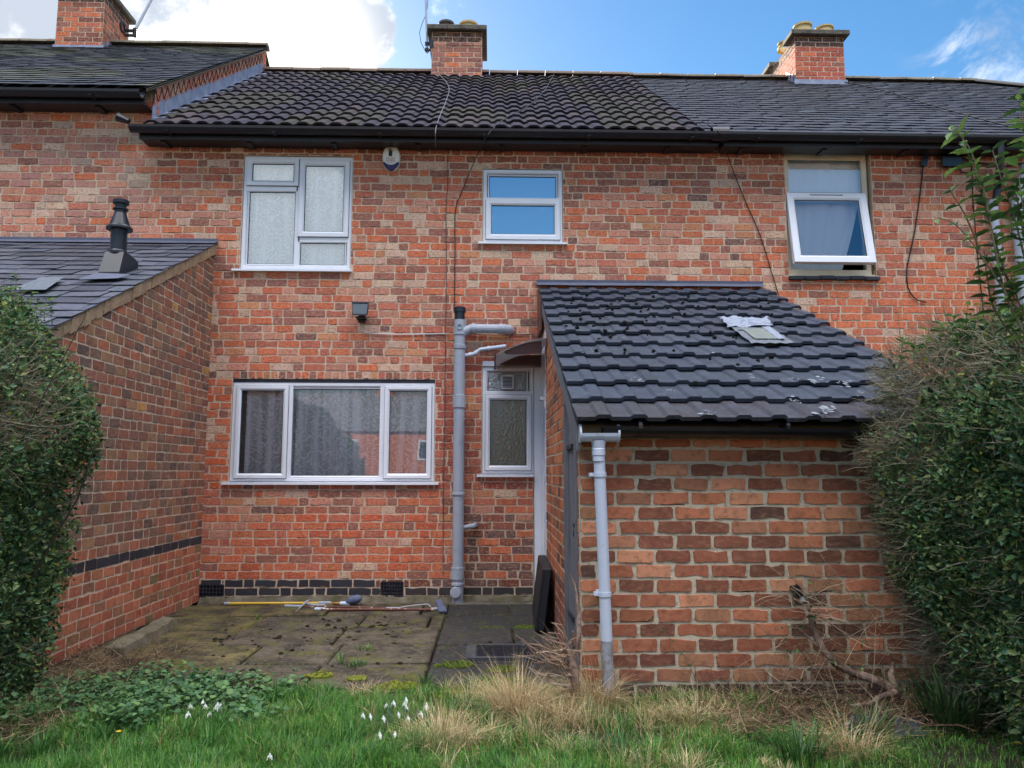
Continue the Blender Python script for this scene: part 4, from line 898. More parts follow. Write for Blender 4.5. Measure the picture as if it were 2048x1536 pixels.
    bb = MB(); p1 = at(1078, 600, -.12); bb.hexa([(.482, -.50, 2.74), (.500, -.50, 2.74), (.500, -.01, 2.74), (.482, -.01, 2.74), (.482, -.50, zt-.5*s-.03), (.500, -.50, zt-.5*s-.03), (.500, -.01, zt-.02), (.482, -.01, zt-.02)]); bb.build('soffit_panel', MATS['brown_wood'], shed, attr=False)
    # front fascia and black gutter
    fa = MB(); fa.box(SX0+.0, SX1, SY-.075, SY-.05, zf+.0, zf+.10); fa.build('fascia', MATS['green_wood'], shed, attr=False)
    gu = MB(); g0 = at(1205, 860, SY-.14); half_gutter(gu, (g0.x, SY-.14, g0.z+.02), (SX1, SY-.14, g0.z+.005), .058)
    for px in (1274, 1566): x = at(px, 860, SY-.14).x; gu.lathe([(.062, 0), (.062, .022)], (x, SY-.14, g0.z+.016), X, 20)
    gu.build('gutter', MATS['black_plastic'], shed, attr=False)
    # white back door into the outhouse with its lever handle
    d = MB(); d.box(SX0-.004, SX0+.05, -.66, -.61, .10, 2.70); d.box(SX0-.004, SX0+.05, -.06, -.012, .10, 2.70); d.box(SX0-.003, SX0+.05, -.61, -.06, 2.64, 2.70); d.box(SX0+.016, SX0+.06, -.605, -.065, .12, 2.635); dd = d.build('back_door', MATS['white_upvc'], shed, attr=False)
    hd = at(1075, 800, -.35); h = MB(); h.box(SX0-.012, SX0+.016, -.60, -.56, hd.z-.09, hd.z+.10); h.hexa([(SX0-.05, -.60, hd.z-.02), (SX0-.012, -.60, hd.z-.02), (SX0-.012, -.44, hd.z-.02), (SX0-.05, -.44, hd.z-.02), (SX0-.05, -.60, hd.z+.01), (SX0-.012, -.60, hd.z+.01), (SX0-.012, -.44, hd.z+.01), (SX0-.05, -.44, hd.z+.01)]); h.build('handle', MATS['white_upvc'], dd, attr=False)
    # weathered plank door near the front corner
    t = MB(); ztd = lambda u: zt-s*u-.19
    for i in range(5):
        u0, u1 = 2.64+i*.134, 2.64+(i+1)*.134-.006; o = rg.uniform(0, .006); xx = SX0+.02+o
        t.hexa([(xx, -u0, .03), (xx, -u1, .03), (xx+.03, -u1, .03), (xx+.03, -u0, .03), (xx, -u0, ztd(u0)), (xx, -u1, ztd(u1)), (xx+.03, -u1, ztd(u1)), (xx+.03, -u0, ztd(u0))], 0, (1, 1, 1), .003)
    td = t.build('timber_door', MATS['old_wood'], shed, attr=False)
    t = MB()
    for u0, u1 in ((2.60, 2.645), (3.312, 3.365)): t.hexa([(SX0-.012, -u0, 0), (SX0-.012, -u1, 0), (SX0+.07, -u1, 0), (SX0+.07, -u0, 0), (SX0-.012, -u0, ztd(u0)), (SX0-.012, -u1, ztd(u1)), (SX0+.07, -u1, ztd(u1)), (SX0+.07, -u0, ztd(u0))], 0, (1, 1, 1), .003)
    t.build('door_frame', MATS['old_wood'], shed, attr=False)
    h = MB(); z = at(1155, 1050, -3.3).z; h.box(SX0+.004, SX0+.02, -3.30, -3.16, z-.012, z+.012); h.lathe([(.016, 0), (.016, .012)], (SX0-.02, -3.29, z), X, 12); h.tube([(SX0-.016, -3.29, z), (SX0-.02, -3.31, z-.03), (SX0-.018, -3.30, z-.07), (SX0-.02, -3.27, z-.05)], .003, 5); h.build('latch', MATS['iron'], td, attr=False)
    for zz in (.35, 1.48):
        h = MB(); h.box(SX0+.006, SX0+.020, -2.95, -2.60, zz-.015, zz+.015); h.build('hinge', MATS['iron'], td, attr=False)
    # plastic sheet and tape over the broken tiles
    def q(px, py, off): return on(px, py, off)
    tp = empty('roof_patch', q(1520, 665, .06), 'torn silver plastic sheet and tape patched over missing tiles of the outhouse roof', 'patch')
    def sheet(name, pts, mat, off, crump, sub=9):
        P = [q(px, py, off) for px, py in pts]; mb = MB(); vs = []; n = sub
        for j in range(n+1):
            for i in range(n+1):
                u, v = i/n, j/n; p = P[0].lerp(P[1], u).lerp(P[3].lerp(P[2], u), v); e = (i in (0, n) or j in (0, n)); p = p+Nr*rg.uniform(-crump, crump)+(X*rg.uniform(-1, 1)+V*rg.uniform(-1, 1))*crump*(1.3 if e else .4); vs.append(p)
        fs = [(j*(n+1)+i, j*(n+1)+i+1, (j+1)*(n+1)+i+1, (j+1)*(n+1)+i) for j in range(n) for i in range(n)]; mb.add(vs, fs); mb.build(name, MATS[mat], tp, attr=False)
    sheet('sheet', [(1503, 686), (1588, 686), (1543, 654), (1462, 654)], 'tape_grey', .054, .004)
    sheet('tape_band', [(1456, 652), (1546, 652), (1535, 634), (1440, 633)], 'tape', .066, .012, 12)
    sheet('clear_panel', [(1510, 677), (1572, 677), (1530, 657), (1484, 657)], 'tape_green', .064, .001)
    sheet('tape_strip', [(1556, 677), (1570, 677), (1540, 653), (1524, 653)], 'tape', .068, .003, 6)
    return E, V, Nr, s, zt
SHED = make_shed()

# ------------------------------------------------------------------ pipes and fittings on the wall
def wall_pt(px, py, off=.012): return at(px, py, -off)
def soil_pipe():
    x = at(917, 900, -.10).x; y = -.10; r = .058; zt = at(917, 640, y).z; t = empty('soil_pipe', (x, y, 0), 'thick grey plastic soil pipe beside the back door window with black cap', 'drainpipe'); g = MATS['grey_pipe']
    m = MB(); m.tube([(x+.006, y, .0), (x, y, zt)], r, 20); m.build('pipe', g, t, smooth=True, attr=False)
    for py, hh in ((668, .02), (692, .02), (696, .015), (803, .13), (988, .02), (1137, .02), (1148, .10), (1168, .02)):
        m = MB(); z = at(917, py, y).z; m.lathe([(r, -hh/2-.004), (r+.009, -hh/2), (r+.009, hh/2), (r, hh/2+.004)], (x+.003, y, z), Z_, 24); m.build('collar', g, t, attr=False)
    m = MB(); m.lathe([(r*.92, 0), (r*.92, .10), (r*1.12, .10), (r*1.12, .15), (r*.9, .158), (0, .158)], (x, y, zt-.02), Z_, 24); m.build('cap', MATS['black_plastic'], t, attr=False)
    m = MB(); b = at(1014, 658, y); z = b.z; m.tube([(x, y, z-.09), (x+.05, y, z-.03), (x+.12, y, z), (b.x-.03, y, z), (b.x+.02, y+.03, z), (b.x+.035, .02, z)], .05, 16)
    for xx in (x+.13, x+.42): m.lathe([(.058, 0), (.058, .03)], (xx, y, z), X, 20)
    m.lathe([(.032, 0), (.032, .012), (.022, .012), (.022, .004)], (x, y-.056, at(912, 655, y).z), -Y_, 18); m.build('branch', g, t, smooth=False, attr=False)
    m = MB(); P = [at(px, py, -.09) for px, py in ((925, 711), (938, 710), (950, 707), (960, 699), (975, 697), (1012, 692))]; m.tube(P, .02, 10)
    for i in (1, 2, 4): m.lathe([(.025, 0), (.025, .025)], P[i], P[i+1]-P[i], 12)
    m.build('waste_pipe', MATS['pale_pipe'], t, attr=False)
    m = MB(); P = [at(px, py, -.09) for px, py in ((922, 1055), (940, 1053), (948, 1051))]+[at(951, 1049, -.02)]; m.tube(P, .024, 10); m.lathe([(.029, 0), (.029, .03)], P[0], X, 12); m.build('stub', g, t, attr=False)
    m = MB(); c = at(911, 1185, y-.06); m.lathe([(.05, 0), (.056, .004), (.056, .018), (.05, .022), (0, .024)], c, -Y_, 24); m.build('inspection_cover', g, t, attr=False)
soil_pipe()
def shed_pipe():
    t = empty('drainpipe', (.8, SY-.1, 0), 'pale grey plastic drainpipe leaning down the front of the outhouse', 'drainpipe'); y = SY-.14
    a = at(1197, 884, y); b = at(1218, 1395, SY-.08); m = MB(); k = .78; mid = a.lerp(b, k); m.tube([a, mid], .034, 16); m.build('pipe', MATS['pale_pipe'], t, smooth=True, attr=False)
    m = MB(); m.tube([mid, b-Z_*.05], .0345, 16); m.build('lower_pipe', MATS['dirty_pipe'], t, smooth=True, attr=False)['label'] = 'dirty scuffed lower length'
    m = MB(); c = at(1200, 871, y); half_gutter(m, at(1160, 871, y)+Z_*.012, at(1237, 871, y)+Z_*.012, .05); m.lathe([(.045, .0), (.037, -.045), (.040, -.05), (.040, -.085), (.036, -.09), (.036, -.12)], Vector((a.x, y, c.z-.03)), Z_, 20)
    for px in (1158, 1234): q = at(px, 871, y)+Z_*.012; m.lathe([(0, 0), (.056, 0), (.056, .012), (0, .012)], q, X, 20)
    m.build('outlet', MATS['pale_pipe'], t, attr=False)
    for f in (.13, .60):
        p = a.lerp(b, f); m = MB(); m.lathe([(.0345, -.012), (.039, -.012), (.039, .012), (.0345, .012)], p, b-a, 20); m.box(p.x-.062, p.x-.03, p.y-.006, p.y+.03, p.z-.010, p.z+.010); m.box(p.x-.04, p.x+.04, p.y+.03, SY-.001, p.z-.010, p.z+.010); m.build('bracket', MATS['pale_pipe'], t, attr=False)
shed_pipe()
def right_pipes():
    for (px, r, lab, bl) in ((1992, .045, 'slim grey downpipe behind the leafy shoots', 1), (2038, .055, 'thick grey downpipe at the right edge behind the shoots', 0)):
        x = at(px, 480, -.09).x; zt = at(px, 400, -.09).z; t = empty('drainpipe', (x, -.09, 1.5), lab, 'drainpipe'); m = MB(); m.tube([(x, -.09, 0), (x, -.09, zt)], r, 14); m.build('pipe', MATS['grey_pipe'], t, smooth=True, attr=False)
        m = MB(); P = [at(px, 400, -.09), at(px+3, 375, -.10), at(px+8, 340, -.26), at(px+8, 312, -.30), at(px+8, 285, -.30)] if bl else [at(px, 400, -.09), at(px+2, 370, -.10), at(px+14, 330, -.15)]
        m.tube(P, r*.9, 12); m.build('swan_neck', MATS['black_paint'] if bl else MATS['grey_pipe'], t, attr=False)
        for py in (430, 540): z = at(px, py, -.09).z; m = MB(); m.lathe([(r, -.03), (r+.01, -.03), (r+.01, .03), (r, .03)], (x, -.09, z), Z_, 16); m.build('collar', MATS['black_paint'], t, attr=False)
right_pipes()
def alarm_box():
    c = at(783, 317, -.03); t = empty('alarm_box', (c.x, 0, c.z), 'oval white burglar alarm box with navy lower band under the gutter', 'alarm')
    w, h = .096, .146; m = MB(); n = 40
    def ell(k, s, y, dx=0): a = 2*math.pi*k/n; sx = abs(math.cos(a))**.86*math.copysign(1, math.cos(a)); return (c.x+dx+sx*w*s, y, c.z+math.sin(a)*h*s)
    Ls = [(1.0, .0), (1.0, -.045), (.96, -.06), (.88, -.068), (.5, -.075)]; vs = [ell(k, s, y) for s, y in Ls for k in range(n)]+[(c.x, -.076, c.z)]; fs = []
    for i in range(len(Ls)-1):
        for k in range(n): fs.append((i*n+k, i*n+(k+1) % n, (i+1)*n+(k+1) % n, (i+1)*n+k))
    fs += [((len(Ls)-1)*n+k, (len(Ls)-1)*n+(k+1) % n, len(vs)-1) for k in range(n)]; m.add(vs, fs); m.build('cover', MATS['cream_plastic'], t, smooth=True, attr=False)
    # navy crescent along the bottom
    m = MB(); vs = []; N = 24
    for i in range(N+1):
        a = math.radians(205+130*i/N); u = i/N; th = .05*math.sin(math.pi*u)**.6
        vs += [(c.x+math.cos(a)*w*1.012, -.04, c.z+math.sin(a)*h*1.012), (c.x+math.cos(a)*w*.985, -.0655, c.z+math.sin(a)*h*.985), (c.x+math.cos(a)*w*.93*(1-.02*u), -.079, c.z+math.sin(a)*h*.96+th)]
    fs = []
    for i in range(N): fs += [(i*3, i*3+1, i*3+4, i*3+3), (i*3+1, i*3+2, i*3+5, i*3+4)]
    m.add(vs, fs); m.build('navy_band', MATS['navy'], t, attr=False)
    m = MB(); k = 70/1536/183.0; y = -.0785           # tower emblem: marks measured on the box
    def pt(u, v): q = at(750+u*70/1536, 280+v*70/1536, y); return (q.x, y, q.z)
    for poly in (((598, 375), (632, 375), (632, 480), (655, 480), (655, 400), (672, 385), (690, 340), (712, 380), (716, 480), (735, 480), (735, 420), (768, 430), (762, 600), (745, 690), (610, 690), (596, 640)), ((570, 690), (800, 690), (730, 715), (640, 715))):
        n2 = len(poly); m.add([pt(*p) for p in poly], [tuple(range(n2))])
    m.build('emblem', MATS['logo_black'], t, attr=False)
    for txt, u, v, sz, mt in (('MOAT', 680, 852, .034, 'logo_red'), ('ALARMS', 690, 935, .027, 'logo_red')):
        cu = bpy.data.curves.new('txt', 'FONT'); cu.body = txt; cu.size = sz; cu.align_x = 'CENTER'; o = bpy.data.objects.new('lettering', cu); col.objects.link(o); bpy.context.view_layer.update()
        me = bpy.data.meshes.new_from_object(o.evaluated_get(bpy.context.evaluated_depsgraph_get())); bpy.data.objects.remove(o)
        q = pt(u, v); me.transform(Matrix.Translation((q[0], -.0786, q[2])) @ Matrix.Rotation(math.pi/2, 4, 'X')); me.materials.clear(); me.materials.append(MATS[mt]); link('lettering', me, t)
    m = MB(); rg = random.Random(4); u = 500
    while u < 890: w_ = rg.uniform(12, 34); m.add([pt(u, 972), pt(u+w_, 972), pt(u+w_, 990), pt(u, 990)], [(0, 1, 2, 3)]); u += w_+rg.uniform(6, 14)
    m.build('small_print', MATS['logo_grey'], t, attr=False)
alarm_box()
def floodlight():
    c = at(721, 618, -.12); t = empty('floodlight', (c.x, 0, c.z), 'small dark floodlight tilted downward on the brickwork above the wide window', 'floodlight'); w = .088
    # lamp head leaning forward
    def P(x, y, z): return (c.x+x, -.12+y+(-z)*.22*-1, c.z+z)
    m = MB(); m.hexa([P(-w*.88, -.03, -.07), P(w*.88, -.03, -.07), P(w*.8, .05, -.06), P(-w*.8, .05, -.06), P(-w, -.03, .066), P(w, -.03, .066), P(w*.85, .05, .05), P(-w*.85, .05, .05)], 0, (1, 1, 1), .006)
    for a, b in (((-w*1.02, .060), (w*1.02, .074)), ((-w*.9, -.078), (w*.9, -.066))): m.hexa([P(a[0], -.04, a[1]), P(b[0], -.04, a[1]), P(b[0], -.028, a[1]), P(a[0], -.028, a[1]), P(a[0], -.04, b[1]), P(b[0], -.04, b[1]), P(b[0], -.028, b[1]), P(a[0], -.028, b[1])])
    m.build('housing', MATS['iron'], t, attr=False)
    m = MB(); m.add([P(-w*.8, -.032, -.06), P(w*.8, -.032, -.06), P(w*.9, -.032, .056), P(-w*.9, -.032, .056)], [(0, 1, 2, 3)]); m.build('glass', MATS['flood_glass'], t, attr=False)
    m = MB(); m.box(c.x-.05, c.x+.05, -.12, -.0, c.z-.092, c.z-.078); m.tube([(c.x, -.10, c.z-.085), (c.x, -.10, c.z-.105)], .02, 10); m.box(c.x-.035, c.x+.035, -.03, -.004, c.z-.12, c.z-.05); m.build('bracket', MATS['iron'], t, attr=False)
floodlight()
def canopy():
    n0, n1 = -.78, -.05; t = empty('door_canopy', (.3, -.4, 2.5), 'small arched canopy with brown wooden brackets over the white back door', 'canopy')
    def arc(y, pxs, name):
        top = [at(px, py, y) for px, py in pxs[0]]; bot = [at(px, py, y) for px, py in pxs[1]]; m = MB(); n = len(top); vs = []
        for yy in (y-.02, y+.02):
            for p in top+bot[::-1]: vs.append((p.x, yy, p.z))
        k = 2*n; m.add(vs, [tuple(range(k)), tuple(range(2*k-1, k-1, -1))]+[(i, (i+1) % k, k+(i+1) % k, k+i) for i in range(k)]); m.build(name, MATS['brown_wood'], t, attr=False); return top
    near = arc(n0, ([(1007, 703), (1014, 697), (1030, 692), (1050, 687), (1070, 684), (1083, 683)], [(1007, 703.5), (1012, 708), (1030, 708), (1050, 708), (1070, 707), (1083, 707)]), 'bracket')
    far = arc(n1, ([(998, 727), (1012, 718), (1030, 714), (1050, 711), (1070, 710), (1082, 710)], [(998, 729), (1012, 731), (1030, 731), (1050, 731), (1070, 731), (1082, 731)]), 'bracket')
    m = MB(); N = 10; P = [(.524-.49*i/N, near[-1].z+.012-.16*(i/N)**1.8) for i in range(N+1)]; vs = [(x, y, z+o) for y in (n0-.08, -.012) for o in (0, .006) for x, z in P]; k = N+1; fs = []
    for i in range(N): fs += [(i, i+1, 2*k+i+1, 2*k+i), (k+i, k+i+1, 3*k+i+1, 3*k+i), (i, i+1, k+i+1, k+i), (2*k+i, 2*k+i+1, 3*k+i+1, 3*k+i)]
    fs.append((N, k+N, 3*k+N, 2*k+N)); m.add(vs, fs); m.build('sheet', MATS['smoked_sheet'], t, attr=False)
    m = MB(); x, z = P[-1]; m.box(x-.012, x+.002, n0-.09, -.01, z-.025, z+.012); m.build('drip_edge', MATS['iron'], t, attr=False)
canopy()
def cable(name, pts, r, mat, lab, Y=-.012, n=6, extra=None, cat='cable'):
    P = [at(p[0], p[1], p[2] if len(p) > 2 else Y) if not isinstance(p, Vector) else p for p in pts]
    # smooth through the survey points
    Q = []
    for i in range(len(P)-1):
        p0 = P[max(i-1, 0)]; p1 = P[i]; p2 = P[i+1]; p3 = P[min(i+2, len(P)-1)]
        for k in range(5):
            u = k/5; Q.append(.5*((2*p1)+(p2-p0)*u+(2*p0-5*p1+4*p2-p3)*u*u+(3*p1-p0-3*p2+p3)*u**3))
    Q.append(P[-1]); m = MB(); m.tube(Q, r, n)
    if extra: extra(m)
    return tag(m.build(name, MATS[mat], None, attr=False), lab, cat)
def onroof(px, py, off=.07): return atp(px, py, Vector((0, EV_Y, EZ_C)), NS)+NS*off
cable('aerial_cable', [(862, 98, 3.36), (868, 130, 3.3), onroof(879, 158), onroof(898, 184), onroof(892, 215), onroof(882, 240), (872, 256, -.38), (871, 280, -.36), (872, 296, -.05), (880, 300), (893, 296), (896, 310)], .0042, 'wire_grey', 'grey aerial cable from the middle chimney down the tiles to the gutter')
cable('wall_cable', [(896, 292), (895, 380), (892, 420), (893, 560), (891, 660), (890, 800), (887, 960), (886, 1150)], .004, 'wire_brown', 'thin straight cable running down the wall left of the soil pipe')
cable('roof_cable', [onroof(1110, 150, .05), onroof(1090, 190), onroof(1055, 225), onroof(1010, 250), (980, 264, -.38), (968, 285, -.30), (950, 320, -.06), (925, 380), (911, 420), (910, 500), (909, 612)], .005, 'wire_black', 'slack black cable from the gutter down past the bathroom window')
cable('diagonal_cable', [onroof(1400, 250, .05), (1436, 262, -.38), (1446, 285, -.25), (1462, 330, -.06), (1490, 400), (1520, 470), (1545, 550), (1557, 590)], .005, 'wire_black', 'straight black cable slanting from the gutter to the outhouse roof')
cable('light_cable', [(728, 664), (745, 667), (800, 669), (860, 668), (897, 667)], .005, 'wire_white', 'short horizontal cable along the wall below the floodlight')
cable('overflow_cable', [(930, 666), (960, 669), (1000, 670), (1040, 669), (1078, 668)], .005, 'wire_brown', 'thin horizontal cable above the door canopy')
def conn(m): m.tube([at(1848, 332, -.03), at(1848, 316, -.03)], .016, 10); m.tube([at(1846, 330, -.03), at(1852, 300, -.04)], .024, 8)
cb = cable('loose_cable', [(1850, 300), (1847, 325), (1840, 390), (1828, 470), (1815, 530), (1814, 560), (1818, 580), (1832, 598), (1853, 605)], .007, 'wire_black', 'loose black cable curving down the wall right of the tilted window', Y=-.015)
m = MB(); m.hexa([at(1847, 326, -.05), at(1856, 326, -.05), at(1856, 326, -.02), at(1847, 326, -.02), at(1850, 299, -.05), at(1858, 299, -.05), at(1858, 299, -.02), at(1850, 299, -.02)]); m.build('tape', MATS['blue_tape'], cb, attr=False)
m = MB(); m.hexa([at(1843, 331, -.06), at(1855, 331, -.06), at(1855, 331, -.012), at(1843, 331, -.012), at(1845, 310, -.06), at(1857, 310, -.06), at(1857, 310, -.012), at(1845, 310, -.012)]); m.build('connector', MATS['black_plastic'], cb, attr=False)
cable('corner_cable', [(1944, 330), (1946, 400), (1951, 460), (1958, 540), (1965, 605), (1968, 640)], .006, 'wire_black', 'dark cable running down the wall left of the two grey downpipes')
jb = MB(); jb.hexa([at(1884, 333, -.10), at(1926, 333, -.10), at(1926, 333, -.003), at(1884, 333, -.003), at(1884, 312, -.10), at(1926, 312, -.10), at(1926, 312, -.003), at(1884, 312, -.003)], 0, (1, 1, 1), .008); j = jb.build('junction_box', MATS['black_plastic'], None, attr=False); tag(j, 'black junction box under the right hand gutter', 'junction box')
jb = MB()
for P in ([(1884, 318), (1874, 314), (1870, 305), (1872, 292)], [(1926, 320), (1936, 324), (1944, 330)], [(1915, 334), (1925, 345), (1940, 346), (1944, 336)], [(1926, 316), (1960, 326), (2010, 332), (2048, 326)]): jb.tube([at(a, b, -.03) for a, b in P], .008, 6)
jb.build('lead', MATS['wire_black'], j, attr=False)
def aerials():
    x0 = CHC[0]; t = empty('aerial_mast', (x0, 3.6, 8), 'thin grey aerial mast strapped to the left side of the middle chimney', 'aerial'); m = MB(); a, b = at(854.5, 106, 3.55), at(850, -60, 3.55); m.tube([a, b], .017, 10); m.build('mast', MATS['galv'], t, attr=False)
    m = MB(); P = [at(px, py, 3.55) for px, py in ((851, 103), (842, 85), (839, 65), (845, 45), (853, 28), (856, 0), (855, -50))]; m.tube(P, .005, 5); m.build('cable', MATS['wire_black'], t, attr=False)
    m = MB()
    for py in (88, 100): p = at(854, py, 3.55); m.box(p.x-.03, x0+.005, 3.53, 3.57, p.z-.012, p.z+.012); m.box(p.x-.03, p.x+.03, 3.515, 3.585, p.z-.02, p.z+.02)
    p = at(866, 95, 3.55); m.box(x0-.03, x0+.03, 3.44, 3.7, p.z-.06, p.z+.07); z = at(866, 90, 3.44).z; m.tube([(x0, 3.435, z), (CHC[1]+.01, 3.435, z)], .004, 5); m.build('bracket', MATS['iron'], t, attr=False)
    x1 = CHL[1]; t = empty('aerial_mast', (x1, 3.9, 8), 'pale aerial pole slanting from the right side of the left chimney', 'aerial'); m = MB(); a, b = at(272, 57, 4.1), at(318, -30, 4.1); m.tube([a, b], .024, 10); m.build('mast', MATS['pale_pipe'], t, attr=False)
    m = MB(); c = at(270, 62, 4.1); m.tube([c-Z_*.10, c+Z_*.04], .035, 8); m.box(x1-.01, c.x, 4.07, 4.13, c.z-.01, c.z+.015); m.box(x1-.01, c.x, 4.07, 4.13, c.z-.09, c.z-.07); d = at(252, 55, 4.0); m.lathe([(.09, 0), (.09, .02), (.06, .02), (.06, 0)], (x1+.004, 4.0, d.z), X, 18); m.build('bracket', MATS['iron'], t, attr=False)
    # lashing wires over the right slate roof
    cable('roof_cable', [(1690, 165, 3.3), onroof(1760, 185, .04), onroof(1850, 213, .04), onroof(1960, 245, .04), onroof(2048, 268, .04)], .010, 'wire_black', 'dark cable lying diagonally across the right slate roof')
aerials()
# ------------------------------------------------------------------ things on the paving
def tools():
    y0 = -.22
    def g(px, py, z=.02): return atz(px, py, z)
    t = empty('cleaning_pole', g(700, 1206), 'yellow telescopic pole with blue-grey mop head lying along the wall base', 'pole'); m = MB(); a, b, c, d = g(455, 1207), g(650, 1206), g(682, 1207), g(716, 1203); m.tube([a, b], .013, 10); m.build('handle', MATS['yellow_pole'], t, attr=False)
    m = MB(); m.tube([a-X*.03, a+X*.02], .016, 10); m.build('end_cap', MATS['grey_plastic'], t, attr=False)
    m = MB(); m.tube([b-X*.06, b+X*.06], .017, 10); m.build('joint', MATS['grey_plastic'], t, attr=False); m = MB(); m.tube([b+X*.05, c], .011, 8); m.build('shaft', MATS['orange_shaft'], t, attr=False)
    m = MB(); e = c+Z_*.02; m.tube([c-X*.01, c+X*.05, c+X*.09], [.018, .022, .024], 10); m.build('neck', MATS['pale_pipe'], t, attr=False)
    m = MB(); P = [c+X*.05+Z_*.01, c+X*.08+Z_*.02, c+X*.12+Z_*.035, c+X*.17+Z_*.045, c+X*.20+Z_*.05]; m.tube(P, [.018, .034, .045, .042, .015], 12); m.build('mop_head', MATS['blue_grey'], t, smooth=True, attr=False)
    t = empty('garden_hoe', g(640, 1213), 'grey handled tool with flat trapezoid blade lying in front of the yellow pole', 'hoe'); m = MB(); a, b = g(570, 1212), g(604, 1213); m.tube([a, b], .015, 10); m.build('grip', MATS['grey_plastic'], t, attr=False)
    m = MB(); m.tube([b, g(700, 1214), g(772, 1217)], .010, 8); m.build('shaft', MATS['brown_pole'], t, attr=False)
    m = MB(); p, q = g(592, 1222, .01), g(614, 1200, .06); m.hexa([p+Y_*-.05, p+Y_*.05+X*.01, q+Y_*.04+X*.01, q+Y_*-.04, p+Y_*-.05+X*.008+Z_*.006, p+Y_*.05+X*.02+Z_*.006, q+Y_*.04+X*.03, q+Y_*-.04+X*.02], 0, (1, 1, 1), .003); m.tube([q.lerp(p, .3)+X*.02, q.lerp(p, .45)+X*.09, g(650, 1210, .03)], .011, 8); m.build('blade', MATS['grey_plastic'], t, attr=False)
    t = empty('scraper', g(800, 1216), 'chipped brown pole with white tip and grey scraper head nearest the soil pipe', 'scraper'); m = MB(); a, b = g(642, 1219, .018), g(868, 1219, .018); m.tube([a, b], .014, 10); m.build('handle', MATS['brown_pole'], t, attr=False)
    m = MB(); m.tube([g(630, 1218, .02), g(650, 1218.5, .02)], .016, 10); m.build('tip', MATS['pale_pipe'], t, attr=False); m = MB(); m.tube([g(773, 1218, .02), g(802, 1218, .02)], .018, 10); m.tube([g(862, 1218, .02), g(880, 1217, .025)], .014, 8); m.build('sleeve', MATS['grey_plastic'], t, attr=False)
    m = MB(); m.tube([g(802, 1214, .03), g(830, 1210, .05), g(855, 1208, .06), g(862, 1213, .04)], .004, 5); m.build('wire', MATS['wire_white'], t, attr=False)
    m = MB(); p, q = g(872, 1205, .06), g(890, 1225, .01); m.hexa([p-Y_*.0, p+X*.05, q+X*.02, q-X*.06, p+Z_*.03, p+X*.05+Z_*.03, q+X*.02+Z_*.02, q-X*.06+Z_*.02], 0, (1, 1, 1), .003); m.build('head', MATS['blue_grey'], t, attr=False)
    # black panel leaning on the outhouse wall by the back door
    t = empty('leaning_panel', (.40, -1.0, 0), 'black framed board leaning on the outhouse wall beside the white back door', 'board'); m = MB()
    b0, b1 = Vector((.22, -.45, .0)), Vector((.32, -1.62, .0)); h0 = Vector((.50, -.62, .42)); th = Vector((.085, .05, .02))
    A1 = atp(1066, 1245, Vector((.26, -.5, 0)), Vector((1, .1, .25)))
    P = [atz(1068, 1262, .0)*0+Vector((.385, -.62, .02)), Vector((.355, -1.68, .02)), Vector((.435, -1.68, .02)), Vector((.465, -.62, .02))]; up = Vector((.065, .04, .50)); m.hexa(P+[p+up for p in P], 0, (1, 1, 1), .008); m.build('panel', MATS['board_black'], t, attr=False)
    m = MB(); q = [P[1]+Vector((.012, -.004, .02)), P[2]+Vector((-.012, -.004, .02)), P[2]+up*.95+Vector((-.012, -.004, 0)), P[1]+up*.95+Vector((.012, -.004, 0))]; m.add([q[0], q[1], q[2], q[3]], [(0, 1, 2, 3)]); m.tube([q[0], q[3]], .006, 6); m.tube([q[1], q[2]], .006, 6); m.build('edge_trim', MATS['gasket'], t, attr=False)
    # drain cover of ribbed metal in a dark frame
    a = atz(935, 1290, .01); b = atz(1078, 1318, .01); t = empty('drain_cover', (.2, b.y, 0), 'ribbed metal drain cover in dark frame set in the slabs by the back door', 'drain cover'); m = MB(); x0, x1, ya, yb = a.x, a.x+.62, b.y, a.y
    for r in ((x0, x1, ya, ya+.05), (x0, x1, yb-.05, yb), (x0, x0+.07, ya+.051, yb-.051), (x1-.07, x1, ya+.051, yb-.051)): m.box(*r, -.02, .020, 0, A(70, 72, 78))
    m.build('frame', MATS['slab_dark'], t); m = MB(); n = 16; m.box(x0+.07, x1-.07, ya+.05, yb-.05, -.02, .006)
    for i in range(n): y = ya+.06+(yb-ya-.12)*i/(n-1); m.box(x0+.08, x1-.08, y-.004, y+.004, .006, .011)
    m.build('ribbed_plate', MATS['iron'], t, attr=False)
    # long rough kerb stone lying along the extension wall
    a, b = atz(355, 1232, .08), atz(250, 1290, .08); m = MB(); rg = random.Random(8); n = 10; zz_ = [rg.uniform(-.035, -.015) for _ in range(24)]; d = (b-a).normalized(); w = Vector((-.13, -.02, 0)); a = a-d*.05
    for i in range(n):
        p, q = a.lerp(b, i/n), a.lerp(b, (i+1)/n); j = [rg.uniform(-.012, .012) for _ in range(6)]; lo = Vector((0, 0, -.12)); m.hexa([p+lo, q+lo, q+w+lo, p+w+lo, p+Z_*zz_[i]-X*.02, q+Z_*zz_[i+1]-X*.02, q+w+Z_*.02+Z_*zz_[i+12], p+w+Z_*.02+Z_*zz_[i+11]])
    tag(m.build('kerb_stone', MATS['concrete'], None, attr=False), 'long rough concrete kerb stone lying at the foot of the extension wall', 'kerb stone')
